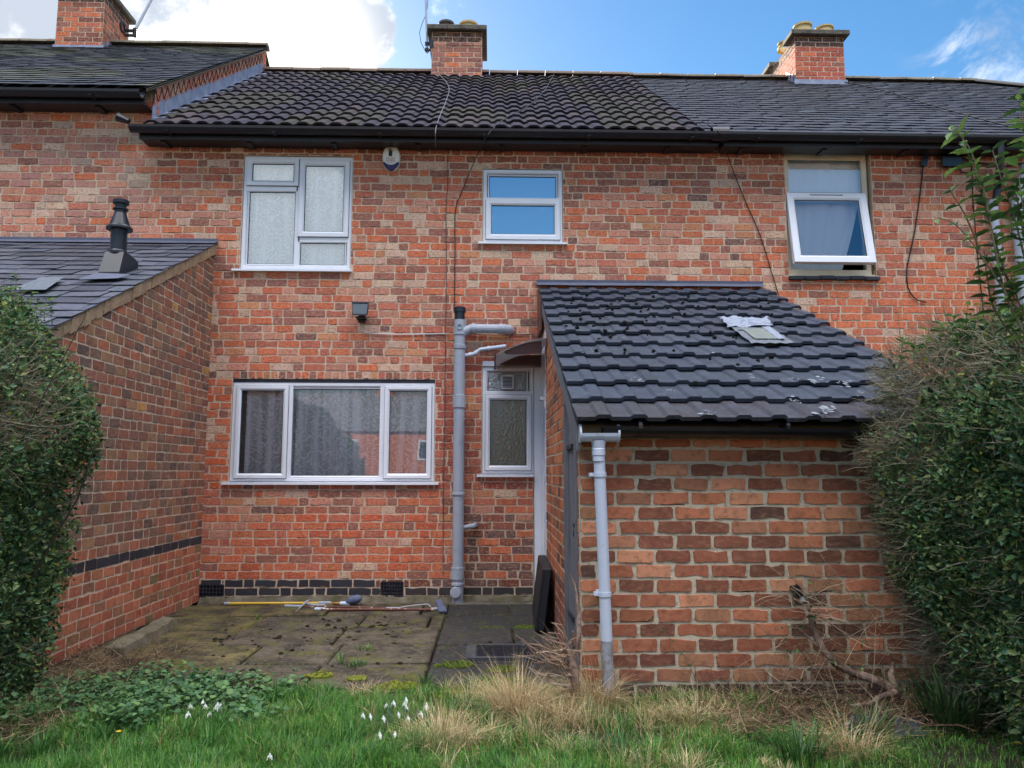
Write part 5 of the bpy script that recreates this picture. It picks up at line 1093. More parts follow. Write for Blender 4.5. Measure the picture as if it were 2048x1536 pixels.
    # tap-like fitting on the outhouse wall
    c = at(1594, 1182, SY-.05); t = empty('outdoor_tap', c, 'small grey plastic pipe fitting sticking out of the outhouse wall', 'tap'); m = MB(); m.tube([(c.x-.01, SY, c.z+.01), (c.x, SY-.07, c.z+.015)], .018, 10); m.lathe([(.026, 0), (.026, .02)], (c.x, SY-.05, c.z+.012), -Y_, 8); m.tube([(c.x-.02, SY-.055, c.z+.03), (c.x+.012, SY-.08, c.z-.03)], [.024, .02], 10); m.build('elbow', MATS['black_plastic'], t, attr=False)
    m = MB(); m.tube([(c.x+.012, SY-.08, c.z-.03), (c.x+.02, SY-.085, c.z-.055)], .014, 10); m.build('spout', MATS['pale_pipe'], t, attr=False)
    # dark slabs and a white scrap among the plants on the right
    for i, (P, lab) in enumerate((([(1688, 1470), (1752, 1466), (1768, 1432), (1700, 1428)], 'dark grey stone slab lying in the grass, left of a similar slab'), ([(1785, 1468), (1856, 1466), (1838, 1436), (1790, 1430)], 'dark grey stone slab next to the strappy dark green plant'))):
        Q = [atz(px, py, .055) for px, py in P]; m = MB(); m.hexa([q-Z_*.09 for q in Q]+Q, 0, (1, 1, 1), .01); tag(m.build('stone_slab', MATS['stone_grey'], None, attr=False), lab, 'slab')
    c = atz(1694, 1448, .075); m = MB(); m.hexa([c+Vector(v) for v in ((-.012, -.008, -.02), (.012, -.008, -.02), (.014, .008, -.02), (-.01, .008, -.02), (-.014, -.01, .006), (.010, -.006, .010), (.012, .01, .008), (-.012, .008, .002))], 0, (1, 1, 1), .003); tag(m.build('litter', MATS['scrap'], None, attr=False), 'small white scrap of litter beside the dark stone slab', 'litter')
tools()

# ------------------------------------------------------------------ plants
RN = np.random.default_rng(5)
def unit(v): return v/np.maximum(np.linalg.norm(v, axis=1, keepdims=True), 1e-9)
def leaves(name, P, D, Nn, L, W, cols, mat, parent=None, fold=.25, curl=.15):
    """many small folded leaves: P base, D direction, Nn rough facing, L length, W width"""
    n = len(P); D = unit(D); S = unit(np.cross(D, Nn)); U = unit(np.cross(S, D)); L = L[:, None]; W = W[:, None]
    pts = [P, P+D*L*.30+S*W*.42+U*W*fold, P+D*L*.66+S*W*.40+U*(W*fold-L*curl*.4), P+D*L-U*L*curl, P+D*L*.66-S*W*.40+U*(W*fold-L*curl*.4), P+D*L*.30-S*W*.42+U*W*fold]
    V = np.stack(pts, 1).reshape(-1, 3); b = np.arange(n)[:, None]*6
    Q = np.concatenate([b+np.array([[0, 1, 2, 3]]), b+np.array([[0, 3, 4, 5]])], 0); C = np.concatenate([cols, cols*.94], 0)
    return np_mesh(name, V, Q, C, MATS[mat], parent)
def blades(name, P, H, ang, bend, W, cols, mat, parent=None, seg=3, tipfall=.0):
    n = len(P); d = np.stack([np.cos(ang), np.sin(ang), np.zeros(n)], 1); s = np.stack([-np.sin(ang), np.cos(ang), np.zeros(n)], 1); rows = []
    for k in range(seg+1):
        t = k/seg; w = (W*(1-t)**.7*(1 if k else .8))[:, None]; h = (H*(t-tipfall*t*t*bend))[:, None]; off = (H*bend*t**1.8)[:, None]
        c = P+d*off+np.array([0, 0, 1])*h*np.sqrt(np.maximum(1-(bend*.55*t)**2, .05))[:, None]
        rows += [c-s*w*.5, c+s*w*.5]
    V = np.stack(rows, 1).reshape(-1, 3); m = 2*(seg+1); b = np.arange(n)[:, None]*m
    Q = np.concatenate([b+np.array([[2*k, 2*k+1, 2*k+3, 2*k+2]]) for k in range(seg)], 0); C = np.concatenate([cols*(.8+.25*k/(seg-1 or 1)) if False else cols for k in range(seg)], 0)
    return np_mesh(name, V, Q, C, MATS[mat], parent)
def twigs(name, P, D, L, r, cols, mat, parent=None, seg=3, wob=.25, droop=0):
    """thin crooked twigs, three-sided"""
    n = len(P); D = unit(D); C = [P]; d = D
    for k in range(seg):
        d = unit(d+RN.normal(0, wob, (n, 3))+np.array([0, 0, -droop])); C.append(C[-1]+d*(L/seg)[:, None])
    up = unit(np.cross(D, RN.normal(0, 1, (n, 3)))); w = unit(np.cross(D, up)); rows = []
    for k, c in enumerate(C):
        rr = (r*(1-.75*k/seg))[:, None]
        for q in range(3): a = 2.0944*q; rows.append(c+(up*math.cos(a)+w*math.sin(a))*rr)
    V = np.stack(rows, 1).reshape(-1, 3); m = 3*(seg+1); b = np.arange(n)[:, None]*m; Q = []
    for k in range(seg):
        for q in range(3): Q.append(b+np.array([[3*k+q, 3*k+(q+1) % 3, 3*k+3+(q+1) % 3, 3*k+3+q]]))
    Q = np.concatenate(Q, 0); return np_mesh(name, V, Q, np.concatenate([cols]*(3*seg), 0), MATS[mat], parent)
def pal(n, cs, a=.18):
    cs = np.array(cs); i = RN.integers(0, len(cs), n); k = RN.uniform(1-a, 1+a, (n, 1)); return np.clip(cs[i]*k, .003, .9)
def nz3(P, s, o=0): return np.array([mnoise.noise((p[0]*s+o, p[1]*s, p[2]*s)) for p in P])
HG = [A(98, 134, 82), A(80, 118, 74), A(124, 150, 90), A(90, 132, 98), A(58, 86, 54), A(138, 158, 98), A(118, 130, 76), A(46, 70, 44)]
def hedge(name, label, prof, y0, y1, side, xo, nleaf, bald, seed, top, extra_top=0, front=True):
    """clipped privet hedge: side face profile x(z) towards the path, end face towards the house, bulges and bare twiggy patches"""
    global RN
    RN = np.random.default_rng(seed); t = empty(name, (xo, (y0+y1)/2, 0), label, 'hedge'); zs, xs = zip(*prof)
    n = int(nleaf*2.2); f = RN.random(n); P = np.zeros((n, 3)); No = np.zeros((n, 3)); ztop = top
    z = RN.uniform(0, ztop, n); y = RN.uniform(y0, y1, n); xf = np.interp(z, zs, xs)
    side_m = f < .62; end_m = (f >= .62) & (f < .84); top_m = f >= .84
    P[:, 0] = xf; P[:, 1] = y; P[:, 2] = z; No[:, 0] = side
    u = RN.random(n); P[end_m, 0] = xf[end_m]+(xo-xf[end_m])*u[end_m]; P[end_m, 1] = y1+.10*np.sin(z[end_m]*2.2); No[end_m] = (0, 1, 0)
    xt = np.interp(ztop, zs, xs); P[top_m, 0] = xt+(xo-xt)*u[top_m]; P[top_m, 2] = ztop; No[top_m] = (0, 0, 1)
    depth = RN.exponential(.085, n); depth = np.minimum(depth, .42); bump = .11*nz3(P, 1.5, seed)+.07*nz3(P, 4, seed+3)
    P += No*(bump-depth+.02)[:, None]+RN.normal(0, .012, (n, 3))
    bz = bald(P)+.42*nz3(P, 3.2, seed+9)+.30*nz3(P, 8, 1); keep = RN.random(n) < np.clip(1.08-bz*1.65, .05, 1); keep &= P[:, 2] > .02
    Pl, Nl, dp = P[keep], No[keep], depth[keep]; m = len(Pl)
    D = unit(Nl*.55+RN.normal(0, .6, (m, 3))+np.array([0, 0, .35])); F = unit(Nl*.5+RN.normal(0, .5, (m, 3))+np.array([0, 0, .6])); L = RN.uniform(.012, .030, m)+RN.exponential(.006, m); C = pal(m, HG, .35)
    y_ = RN.random(m) < .02; C[y_] = A(150, 150, 60)
    leaves('foliage', Pl, D, F, L, L*.62, C, 'leaf', t)
    n2 = int(nleaf*.36); i = RN.integers(0, n, n2); bw = np.clip(bz[i], 0, 1); ok = RN.random(n2) < .16+bw*1.0; i = i[ok]; n2 = len(i)
    D = unit(No[i]*.9+RN.normal(0, .55, (n2, 3))+np.array([0, 0, .25])); twigs('twigs', P[i]-No[i]*.05, D, RN.uniform(.08, .24, n2), RN.uniform(.0014, .0032, n2), pal(n2, [A(140, 130, 110), A(116, 104, 86), A(164, 156, 136), A(108, 102, 78)]), 'twig', t)
    # inner stems
    n3 = 420; Q = np.stack([np.zeros(n3), RN.uniform(y0, y1-.1, n3), np.zeros(n3)], 1); Q[:, 0] = np.interp(.8, zs, xs)+(xo-np.interp(.8, zs, xs))*RN.uniform(.22, 1, n3)
    twigs('stems', Q, np.stack([RN.normal(0, .15, n3)+-side*.10, RN.normal(0, .12, n3), np.ones(n3)], 1), RN.uniform(ztop*.6, ztop*.98, n3), RN.uniform(.005, .014, n3), pal(n3, [A(84, 72, 60), A(66, 58, 50)]), 'twig', t, seg=5, wob=.10)
    return t
def bald_left(P):
    d = np.exp(-(((P[:, 1]+3.95)/.42)**2+((P[:, 2]-1.62)/.26)**2)); return .75*d+.05
hedge('privet_hedge', 'tall dark green privet hedge at the left edge with a bare brown twiggy patch', [(0, -2.72), (.5, -2.66), (1.0, -2.58), (1.45, -2.50), (1.75, -2.56), (2.1, -2.74), (2.45, -2.95)], -5.3, -3.22, 1, -4.3, 52000, bald_left, 71, 2.36)
def bald_right(P):
    a = np.exp(-(((P[:, 1]+3.75)/.45)**2+((P[:, 2]-1.55)/.42)**2)); b = np.exp(-((P[:, 1]+3.55)/.35)**2)*(P[:, 2] < 1.0); c = np.exp(-((P[:, 2]-1.95)/.25)**2)*.5; return .72*a+.75*b+c+.05
hedge('privet_hedge', 'tall overgrown privet hedge at the right edge with many bare grey twigs', [(0, 2.56), (.4, 2.46), (.8, 2.34), (1.2, 2.26), (1.55, 2.20), (1.85, 2.30), (2.15, 2.46)], -5.6, -3.60, -1, 3.9, 72000, bald_right, 72, 2.06)
def sprigs(name, label, stems, leafL, seed, cs, gap=.028, cat='shrub', leafw=.5, r=.004, mat='leaf'):
    """upright young shoots: each stem a curved tube with paired leaves"""
    global RN
    RN = np.random.default_rng(seed); b = stems[0][0]; t = empty(name, (b.x, b.y, b.z), label, cat); m = MB(); P = []; D = []; F = []
    for pts in stems:
        Q = []; p = list(pts)
        for i in range(len(p)-1):
            p0 = p[max(i-1, 0)]; p1 = p[i]; p2 = p[i+1]; p3 = p[min(i+2, len(p)-1)]
            for k in range(8): u = k/8; Q.append(.5*((2*p1)+(p2-p0)*u+(2*p0-5*p1+4*p2-p3)*u*u+(3*p1-p0-3*p2+p3)*u**3))
        Q.append(p[-1]); N = len(Q); m.tube(Q, [r*(1-.7*i/N) for i in range(N)], 6, 0, A(120, 108, 84)); acc = 0; side = 0; total = sum((Q[i+1]-Q[i]).length for i in range(N-1)); run = 0
        for i in range(N-1):
            d = Q[i+1]-Q[i]; run += d.length; acc += d.length
            while acc > gap:
                acc -= gap; side += 1; dd = d.normalized(); a = side*2.4 if cat != 'x' else 0; o = dd.orthogonal().normalized(); o.rotate(Matrix.Rotation(side*1.57+RN.normal(0, .35), 3, dd))
                for s in (1, -1):
                    if RN.random() < .12: continue
                    q = o*s; v = (q*1.0+dd*.55+Vector((0, 0, -.10)))+Vector(RN.normal(0, .16, 3)); P.append(Q[i]+d*RN.random()); D.append(v); F.append(dd*.9+Vector((0, 0, .8))+Vector(RN.normal(0, .2, 3)))
    m.build('stem', MATS['twig'], t); n = len(P); L = leafL*RN.uniform(.55, 1.15, n); leaves('foliage', np.array(P), np.array(D), np.array(F), L, L*leafw, pal(n, cs, .2), mat, t, fold=.22, curl=.25); return t
SG = [A(84, 118, 58), A(104, 136, 68), A(66, 98, 54), A(122, 150, 80), A(56, 84, 50)]
SZ = -5.35
def sp_(pts, dz=0): return [at(px, py, SZ+dz) for px, py in pts]
sprigs('leafy_shoots', 'tall bright leafy privet shoots rising above the right hedge against the roof', [sp_([(2060, 690), (2010, 585), (1985, 470), (1965, 370), (1935, 290), (1902, 256)]), sp_([(2030, 600), (1995, 500), (1970, 410), (1945, 330), (1918, 262)], .05), sp_([(2060, 560), (2030, 440), (2000, 350), (1985, 300)], .1), sp_([(2075, 480), (2060, 330), (2045, 240), (2036, 185)], .05), sp_([(2080, 600), (2050, 480), (2030, 380), (2010, 345)], -.05), sp_([(2085, 400), (2066, 300), (2060, 215)], -.05), sp_([(2090, 560), (2062, 470), (2044, 400), (2035, 330)], -.1), sp_([(2080, 680), (2040, 610), (2018, 540)], .0), sp_([(2090, 300), (2070, 230), (2052, 170)], .08), sp_([(2040, 690), (1990, 620), (1975, 560), (1968, 500)], .1)], .072, 81, SG, gap=.031, r=.005)
sprigs('leafy_shoots', 'thin sparse leafy shoot reaching left from the taller shoots', [sp_([(2050, 640), (1985, 545), (1940, 480), (1905, 445), (1876, 436)]), sp_([(1960, 500), (1930, 430), (1900, 380), (1885, 345)], .06)], .058, 82, SG, gap=.062)
hs = [sp_([(1800+i*26, 730-i*13), (1806+i*26, 690-i*14-RN.uniform(0, 14))], 1.0-.02*i) for i in range(9)]
sprigs('leafy_shoots', 'row of short fresh shoots along the top of the right hedge', hs, .05, 83, SG, gap=.022, r=.003)
hs = [[atx(px, py, -2.95), atx(px+RN.uniform(-6, 6), py-h, -2.95)] for px, py, h in ((28, 610, 60), (20, 600, 25), (60, 612, 30), (8, 595, 28), (88, 640, 40), (104, 650, 55), (70, 620, 20), (45, 600, 22))]
sprigs('leafy_shoots', 'thin fresh shoots standing up from the top of the left hedge', hs, .04, 84, SG, gap=.022, r=.0025)

# grass
def rough(P): return .03*np.array([mnoise.noise((p[0]*1.3, p[1]*1.3, 0)) for p in P])
def gz(P): return -.035+rough(P)+.015*np.array([mnoise.noise((p[0]*5, p[1]*5, 2)) for p in P])+np.where(P[:, 1] < -3.25, np.minimum(.05, (-3.25-P[:, 1])*.06), 0)
def edge_y(x):                                        # ragged front edge of the paving
    return -3.02+.10*np.sin(x*2.1+.5)+.06*np.sin(x*5.3)
def make_grass():
    global RN
    RN = np.random.default_rng(91); n = 150000; P = np.zeros((n, 3)); P[:, 1] = -2.75-RN.random(n)**.8*2.3; w = (P[:, 1]+8.1)*.72; P[:, 0] = RN.uniform(-1, 1, n)*w
    x, y = P[:, 0], P[:, 1]; c = np.array([mnoise.noise((a*1.6, b*2.0, 5)) for a, b in P[:, :2]]); c2 = np.array([mnoise.noise((a*5, b*6, 8)) for a, b in P[:, :2]])
    dens = np.where(x < .45, np.clip((edge_y(x)+.12-y)/.22, 0, 1), np.clip((SY-.02-y)/.05, 0, 1)); dens *= np.clip(.85+c*.9+c2*.6, .12, 1)
    cx = np.exp(-(((x-.35)/.55)**2+((y+4.1)/.55)**2)); dens *= 1-.75*cx                              # worn mossy middle
    dens *= np.where((x > 1.55) & (y > -4.15), .16, 1); dens *= np.where((x > 1.9), .35, 1); dens *= np.where((x < -1.35) & (y > -3.75), .18, 1); dens *= np.where(x < -2.15, .3, 1)
    k = RN.random(n) < dens; P = P[k]; c = c[k]; c2 = c2[k]; n = len(P); P[:, 2] = gz(P); x, y = P[:, 0], P[:, 1]
    dry = np.clip(np.exp(-(((x-.45)/.60)**2+((y+3.75)/.55)**2))*.85+.0+c2*.2+np.where(x > .9, .0, 0), 0, .85); isd = RN.random(n) < dry
    C = pal(n, [A(68, 122, 42), A(88, 142, 48), A(54, 102, 42), A(102, 150, 56), A(72, 126, 60), A(122, 146, 68)], .25); C[isd] = pal(int(isd.sum()), [A(190, 168, 120), A(168, 144, 100), A(204, 188, 144), A(140, 124, 80)], .15)
    H = RN.uniform(.035, .095, n)*(1+.6*c)*np.where(y > edge_y(x)-.1, .6, 1); H *= np.clip(1+1.1*c2, .5, 2.0); H = np.clip(H, .02, .19)
    nt_ = 230; tx = RN.uniform(-2.6, 2.0, nt_); ty = -2.95-RN.random(nt_)**.8*1.9; kk = []
    for a_, b_ in zip(tx, ty):
        if b_ > edge_y(a_)-.05 or (a_ > .45 and b_ > SY-.1) or (a_ < -1.3 and b_ > -3.7) or (a_ > 1.5 and b_ > -4.1): continue
        k_ = int(RN.uniform(25, 90)); r_ = RN.uniform(.02, .07); an_ = RN.uniform(0, 6.28, k_); rr_ = r_*np.sqrt(RN.random(k_)); kk.append(np.stack([a_+np.cos(an_)*rr_, b_+np.sin(an_)*rr_, np.zeros(k_), an_, np.full(k_, RN.uniform(.07, .15)), np.full(k_, float(RN.random() < (.55 if abs(a_-.5) < .8 else .02)))], 1))
    K = np.concatenate(kk, 0); PT = K[:, :3].copy(); PT[:, 2] = gz(PT); CT = pal(len(K), [A(58, 108, 42), A(80, 130, 52), A(46, 88, 42), A(96, 140, 74)], .2); dd_ = (K[:, 5] > .5) & (RN.random(len(K)) < .8); CT[dd_] = pal(int(dd_.sum()), [A(198, 178, 132), A(176, 152, 108), A(210, 196, 154)], .12)
    n0_ = n; P = np.concatenate([P, PT]); H = np.concatenate([H, K[:, 4]*RN.uniform(.6, 1.2, len(K))]); C = np.concatenate([C, CT]); n = len(P); ANG = np.concatenate([RN.uniform(0, 6.28, n0_), K[:, 3]+RN.normal(0, .4, len(K))])
    H = np.where((P[:, 0] > 1.15) & (P[:, 1] < -3.95), H*.55, H)
    o = blades('grass', P, H, ANG, RN.uniform(.1, 1.25, n), RN.uniform(.0025, .0052, n), C, 'grass', None, 4, .25); tag(o, kind='stuff')
make_grass()
def clump_blades(t, name, c, n, rad, h, bend, w, cols, mat, seg=4, ang=None, fall=.0, seed=1):
    P = np.zeros((n, 3)); a = RN.uniform(0, 6.28, n); r = rad*np.sqrt(RN.random(n)); P[:, 0] = c.x+np.cos(a)*r; P[:, 1] = c.y+np.sin(a)*r; P[:, 2] = c.z-.01
    an = a+RN.normal(0, .5, n) if ang is None else RN.normal(ang[0], ang[1], n)
    return blades(name, P, RN.uniform(h[0], h[1], n), an, RN.uniform(bend[0], bend[1], n), RN.uniform(w[0], w[1], n), pal(n, cols, .15), mat, t, seg, fall)
STRAW = [A(204, 184, 140), A(180, 156, 112), A(216, 202, 162), A(156, 130, 92), A(190, 160, 118)]
def gp(px, py, z=.0):
    v = atz(px, py, z); v.z = float(gz(np.array([[v.x, v.y, 0]]))[0]); return v
def dry_tufts():
    global RN
    RN = np.random.default_rng(95)
    for px, py, n, rad, h, lab in ((1035, 1432, 620, .13, (.14, .32), 'large rounded tuft of straw coloured dry grass at the edge of the dark slabs'), (1185, 1412, 520, .14, (.12, .30), 'straw coloured dry grass heaped round the foot of the leaning drainpipe'), (885, 1500, 420, .16, (.10, .24), 'pale dry grass tuft right of the snowdrop clump'), (1120, 1450, 260, .12, (.08, .18), 'low matted dry grass between the two big straw tufts'), (1460, 1385, 260, .11, (.10, .26), 'mixed dry and green grass tuft under the outhouse wall'), (1390, 1455, 300, .17, (.08, .20), 'loose dry grass on the ground in front of the outhouse'), (1700, 1520, 240, .14, (.10, .22), 'yellowish dry grass tuft in front of the stone slabs'), (735, 1385, 150, .10, (.05, .12), 'small flattened dry grass patch at the front of the paving')):
        c = gp(px, py); t = empty('dry_grass_tuft', c, lab, 'grass tuft', 'dry grass tufts'); clump_blades(t, 'blade_cluster', c, n, rad, h, (.4, 1.15), (.0022, .0042), STRAW+([A(96, 124, 60)] if 'green' in lab else []), 'straw', 5, fall=.35)
        k = n//2; PP = np.zeros((k, 3)); PP[:, 0] = c.x+RN.normal(0, rad*1.1, k); PP[:, 1] = c.y+RN.normal(0, rad*.9, k); PP[:, 2] = c.z+RN.uniform(0, h[1]*.55, k)*np.exp(-((PP[:, 0]-c.x)**2+(PP[:, 1]-c.y)**2)/(2*rad*rad)); PP[:, 0] = np.clip(PP[:, 0], c.x-rad*1.3, c.x+rad*1.3); PP[:, 1] = np.clip(PP[:, 1], c.y-rad*1.1, c.y+rad*1.1); DD = RN.normal(0, 1, (k, 3)); DD[:, 2] = RN.normal(.1, .35, k); twigs('straw_cluster', PP, DD, RN.uniform(.06, .20, k), RN.uniform(.0010, .0018, k), pal(k, STRAW), 'straw', t, seg=4, wob=.22, droop=.10)
        k = max(12, n//10); clump_blades(t, 'stalk_cluster', c, k, rad*.6, (h[1]*.9, h[1]*1.25), (.1, .7), (.002, .003), STRAW, 'straw', 4)
dry_tufts()
def strappy():
    global RN
    RN = np.random.default_rng(97)
    for px, py, n, rad, h, w, lab, cs in ((1905, 1475, 120, .12, (.22, .42), (.012, .020), 'large dark green strappy clump at the foot of the right hedge', [A(48, 74, 40), A(60, 88, 46), A(38, 60, 36)]), (1600, 1530, 90, .09, (.14, .24), (.008, .014), 'mid green strappy bulb clump at the bottom right of the lawn', [A(66, 104, 48), A(54, 88, 44), A(80, 118, 60)]), (1240, 1535, 60, .08, (.10, .18), (.007, .012), 'small strappy bulb clump at the bottom near the straw', [A(66, 104, 48), A(54, 88, 44)]), (1740, 1490, 70, .09, (.12, .24), (.006, .010), 'tall pale green grass clump before the stone slabs', [A(104, 132, 84), A(80, 112, 64)])):
        c = gp(px, py); t = empty('bulb_clump', c, lab, 'plant', 'strappy leaved clumps'); clump_blades(t, 'leaf_cluster', c, n, rad, h, (.25, 1.0), w, cs, 'leaf', 5, fall=.25)
strappy()
def ground_cover():
    global RN
    RN = np.random.default_rng(99); n = 12000; P = np.zeros((n, 3)); P[:, 0] = RN.uniform(-3.0, -1.05, n); P[:, 1] = RN.uniform(-4.5, -2.45, n); x, y = P[:, 0], P[:, 1]
    d = np.clip(1.3-((x+2.0)/.75)**2-((y+3.42)/.60)**2+.9*np.array([mnoise.noise((a*3, b*3, 2)) for a, b in P[:, :2]]), 0, 1); d = np.maximum(d, np.clip(1-((x+1.25)/.2)**2-((y+3.9)/.16)**2, 0, 1)*.8)
    k = RN.random(n) < d*.95; P = P[k]; n = len(P); P[:, 2] = gz(P)+RN.uniform(.02, .10, n)+.04*np.array([mnoise.noise((a*4, b*4, 1)) for a, b in P[:, :2]])
    D = RN.normal(0, 1, (n, 3)); D[:, 2] = RN.uniform(-.1, .5, n); F = RN.normal(0, .35, (n, 3)); F[:, 2] = 1; L = RN.uniform(.022, .044, n); o = leaves('ground_cover', P, D, F, L, L*1.05, pal(n, [A(76, 112, 70), A(62, 98, 64), A(90, 126, 80), A(100, 132, 76)], .25), 'leaf_matt', None, fold=.1, curl=.1); tag(o, kind='stuff')
    # fallen twigs, straw and leaf litter under both hedges
    n = 4200; P = np.zeros((n, 3)); f = RN.random(n) < .5; P[:, 0] = np.where(f, RN.uniform(1.1, 2.9, n), RN.uniform(-3.1, -2.2, n)); P[:, 1] = np.where(f, SY-.05-RN.random(n)**1.4*.75, RN.uniform(-4.3, -2.2, n)); P[:, 2] = gz(P)+RN.uniform(0, .05, n); D = RN.normal(0, 1, (n, 3)); D[:, 2] = np.abs(D[:, 2])*.25
    o = twigs('fallen_twigs', P, D, RN.uniform(.06, .32, n), RN.uniform(.0012, .0034, n), pal(n, [A(140, 112, 88), A(108, 84, 68), A(168, 146, 116), A(88, 66, 54)]), 'twig', None, wob=.3, droop=.05); tag(o, kind='stuff')
    n = 900; P = np.zeros((n, 3)); f = RN.random(n) < .6; P[:, 0] = np.where(f, RN.uniform(1.3, 3.0, n), RN.uniform(-3.1, -2.3, n)); P[:, 1] = np.where(f, SY-.05-RN.random(n)*.8, RN.uniform(-4.2, -1.2, n)); P[:, 2] = gz(P)+.012; D = RN.normal(0, 1, (n, 3)); D[:, 2] *= .2; F = RN.normal(0, .4, (n, 3)); F[:, 2] = 1; L = RN.uniform(.02, .045, n)
    P = P[(P[:, 0] > 0) | (P[:, 0] < -2.75) | (P[:, 1] < -3.0)]; n = len(P); o = leaves('leaf_litter', P, D[:n], F[:n], L[:n], L[:n]*.6, pal(n, [A(96, 66, 48), A(70, 50, 40), A(120, 88, 60)], .2), 'leaf_matt'); tag(o, kind='stuff')
ground_cover()
def flower_proto():
    t = empty('snowdrop'); m = MB(); m.tube([(0, 0, 0), (.004, 0, .06), (.010, 0, .105), (.020, 0, .118), (.028, 0, .110)], [.0018, .0017, .0015, .0012, .001], 5, 0, A(96, 130, 70)); m.build('stem', MATS['grass'], t)
    m = MB(); c = Vector((.030, 0, .108))
    for k in range(3):
        a = k*2.094+.5; o = Vector((math.cos(a), math.sin(a), 0)); s = Vector((-math.sin(a), math.cos(a), 0)); m.add([c, c+o*.010+s*.007-Z_*.012, c+o*.014+s*.003-Z_*.028, c+o*.014-s*.003-Z_*.028, c+o*.010-s*.007-Z_*.012], [(0, 1, 2, 3, 4)])
    m.lathe([(.001, .004), (.004, 0), (.005, -.006), (.007, -.016), (.004, -.017)], c, Z_, 8); m.build('flower', MATS['petal'], t, attr=False)
    m = MB()
    for a, L in ((.4, .085), (2.6, .075), (4.4, .07)):
        o = Vector((math.cos(a), math.sin(a), 0)); s = Vector((-math.sin(a), math.cos(a), 0))*.0028; m.add([-s, s, o*L*.25+s+Z_*L*.55, o*L*.25-s+Z_*L*.55, o*L*.7+Z_*L*.8], [(0, 1, 2, 3), (3, 2, 4)], 0, A(88, 122, 76))
    m.build('leaf', MATS['grass'], t); return t
def snowdrops():
    rg = random.Random(13); p0 = flower_proto(); first = True
    A1 = [(421, 1400), (436, 1412), (383, 1414), (413, 1414), (432, 1411), (440, 1418), (457, 1412), (397, 1425), (425, 1430)]
    B1 = [(775, 1407), (792, 1402), (821, 1395), (815, 1404), (815, 1412), (750, 1428), (785, 1437), (814, 1429), (815, 1438), (847, 1423), (866, 1407), (770, 1464), (805, 1463), (727, 1433)]
    for pts, lab, grp in ((A1, 'white snowdrop in the left group among the ground cover leaves', 'left group of snowdrops'), (B1, 'white snowdrop in the middle group beside the pale dry grass', 'middle group of snowdrops'), ([(562, 1510)], 'single white snowdrop alone in the lawn at the bottom', None)):
        for px, py in pts:
            o = p0 if first else copy_tree(p0); first = False; g = atz(px, py, .06); dz = float(gz(np.array([[g.x, g.y, 0]]))[0]); s = rg.uniform(.85, 1.05)
            d = ray(px, py); tt = (dz+.10*s-CAM.z)/d.z; g = CAM+d*tt; o.location = (g.x-.02, g.y, dz); o.rotation_euler = (0, 0, rg.uniform(0, 6.28)); o.scale = (s, s, s)
            o['label'] = lab; o['category'] = 'flower'
            if grp: o['group'] = grp
            elif 'group' in o: del o['group']
    # leaves under the middle group
    global RN
    RN = np.random.default_rng(101); c = gp(800, 1468); t = empty('bulb_clump', c, 'dark strappy leaf clump under the middle group of snowdrops', 'plant', 'strappy leaved clumps'); clump_blades(t, 'leaf_cluster', c, 110, .10, (.08, .16), (.3, 1.0), (.006, .010), [A(54, 84, 50), A(70, 104, 66), A(44, 70, 46)], 'leaf', 4, fall=.2)
    c = gp(415, 1445); t = empty('bulb_clump', c, 'green strappy leaf clump under the left group of snowdrops', 'plant', 'strappy leaved clumps'); clump_blades(t, 'leaf_cluster', c, 60, .10, (.08, .15), (.3, 1.0), (.005, .009), [A(84, 118, 66), A(70, 104, 60)], 'leaf', 4, fall=.2)
    for px, py, lab in ((302, 1343, 'small yellow flower at the back of the ground cover leaves'), (347, 1391, 'small yellow flower in the middle of the ground cover leaves'), (237, 1464, 'small yellow flower lowest down near the left hedge')):
        g = atz(px, py, .05); t = empty('yellow_flower', g, lab, 'flower'); m = MB()
        for k in range(8): a = k*.785; o = Vector((math.cos(a), math.sin(a), .35)); s = Vector((-math.sin(a), math.cos(a), 0))*.005; m.add([g, g+o*.008+s, g+o*.016, g+o*.008-s], [(0, 1, 2, 3)])
        m.build('petals', MATS['yellow_petal'], t, attr=False); m = MB(); m.tube([g, g-Z_*.07], .0015, 4, 0, A(96, 120, 60)); m.build('stem', MATS['grass'], t)
snowdrops()
def weeds():
    global RN
    RN = np.random.default_rng(103); rg = random.Random(17)
    W = [A(84, 120, 58), A(66, 100, 54), A(104, 134, 72)]
    for px, py, n, rad, h, lab in ((680, 1325, 22, .02, (.05, .12), 'small spiky grass weed growing on the middle of the paving'), (515, 1237, 14, .02, (.04, .09), 'little grass weed in a slab joint near the yellow pole'), (730, 1300, 60, .06, (.03, .07), 'green weed in the slab joint left of the soil pipe, upper of two'), (712, 1330, 70, .07, (.03, .07), 'green weed in the slab joint left of the soil pipe, lower of two'), (852, 1365, 40, .04, (.05, .11), 'dark green grass weed at the front edge of the paving'), (700, 1232, 26, .06, (.01, .03), 'flat pale weed rosette in front of the scraper pole'), (640, 1233, 22, .06, (.01, .03), 'flat pale weed rosette in front of the hoe'), (775, 1232, 22, .05, (.01, .03), 'flat pale weed rosette near the scraper head'), (525, 1260, 14, .03, (.01, .03), 'tiny pale weed on the left half of the paving'), (850, 1288, 16, .04, (.01, .03), 'tiny flat weed near the dark slabs')):
        c = atz(px, py, .004); t = empty('paving_weed', c, lab, 'weed', 'weeds in the paving'); clump_blades(t, 'leaf_cluster', c, n, rad, h, (.2, 1.0), (.004, .008), W, 'leaf_matt', 3, fall=.2)
weeds()
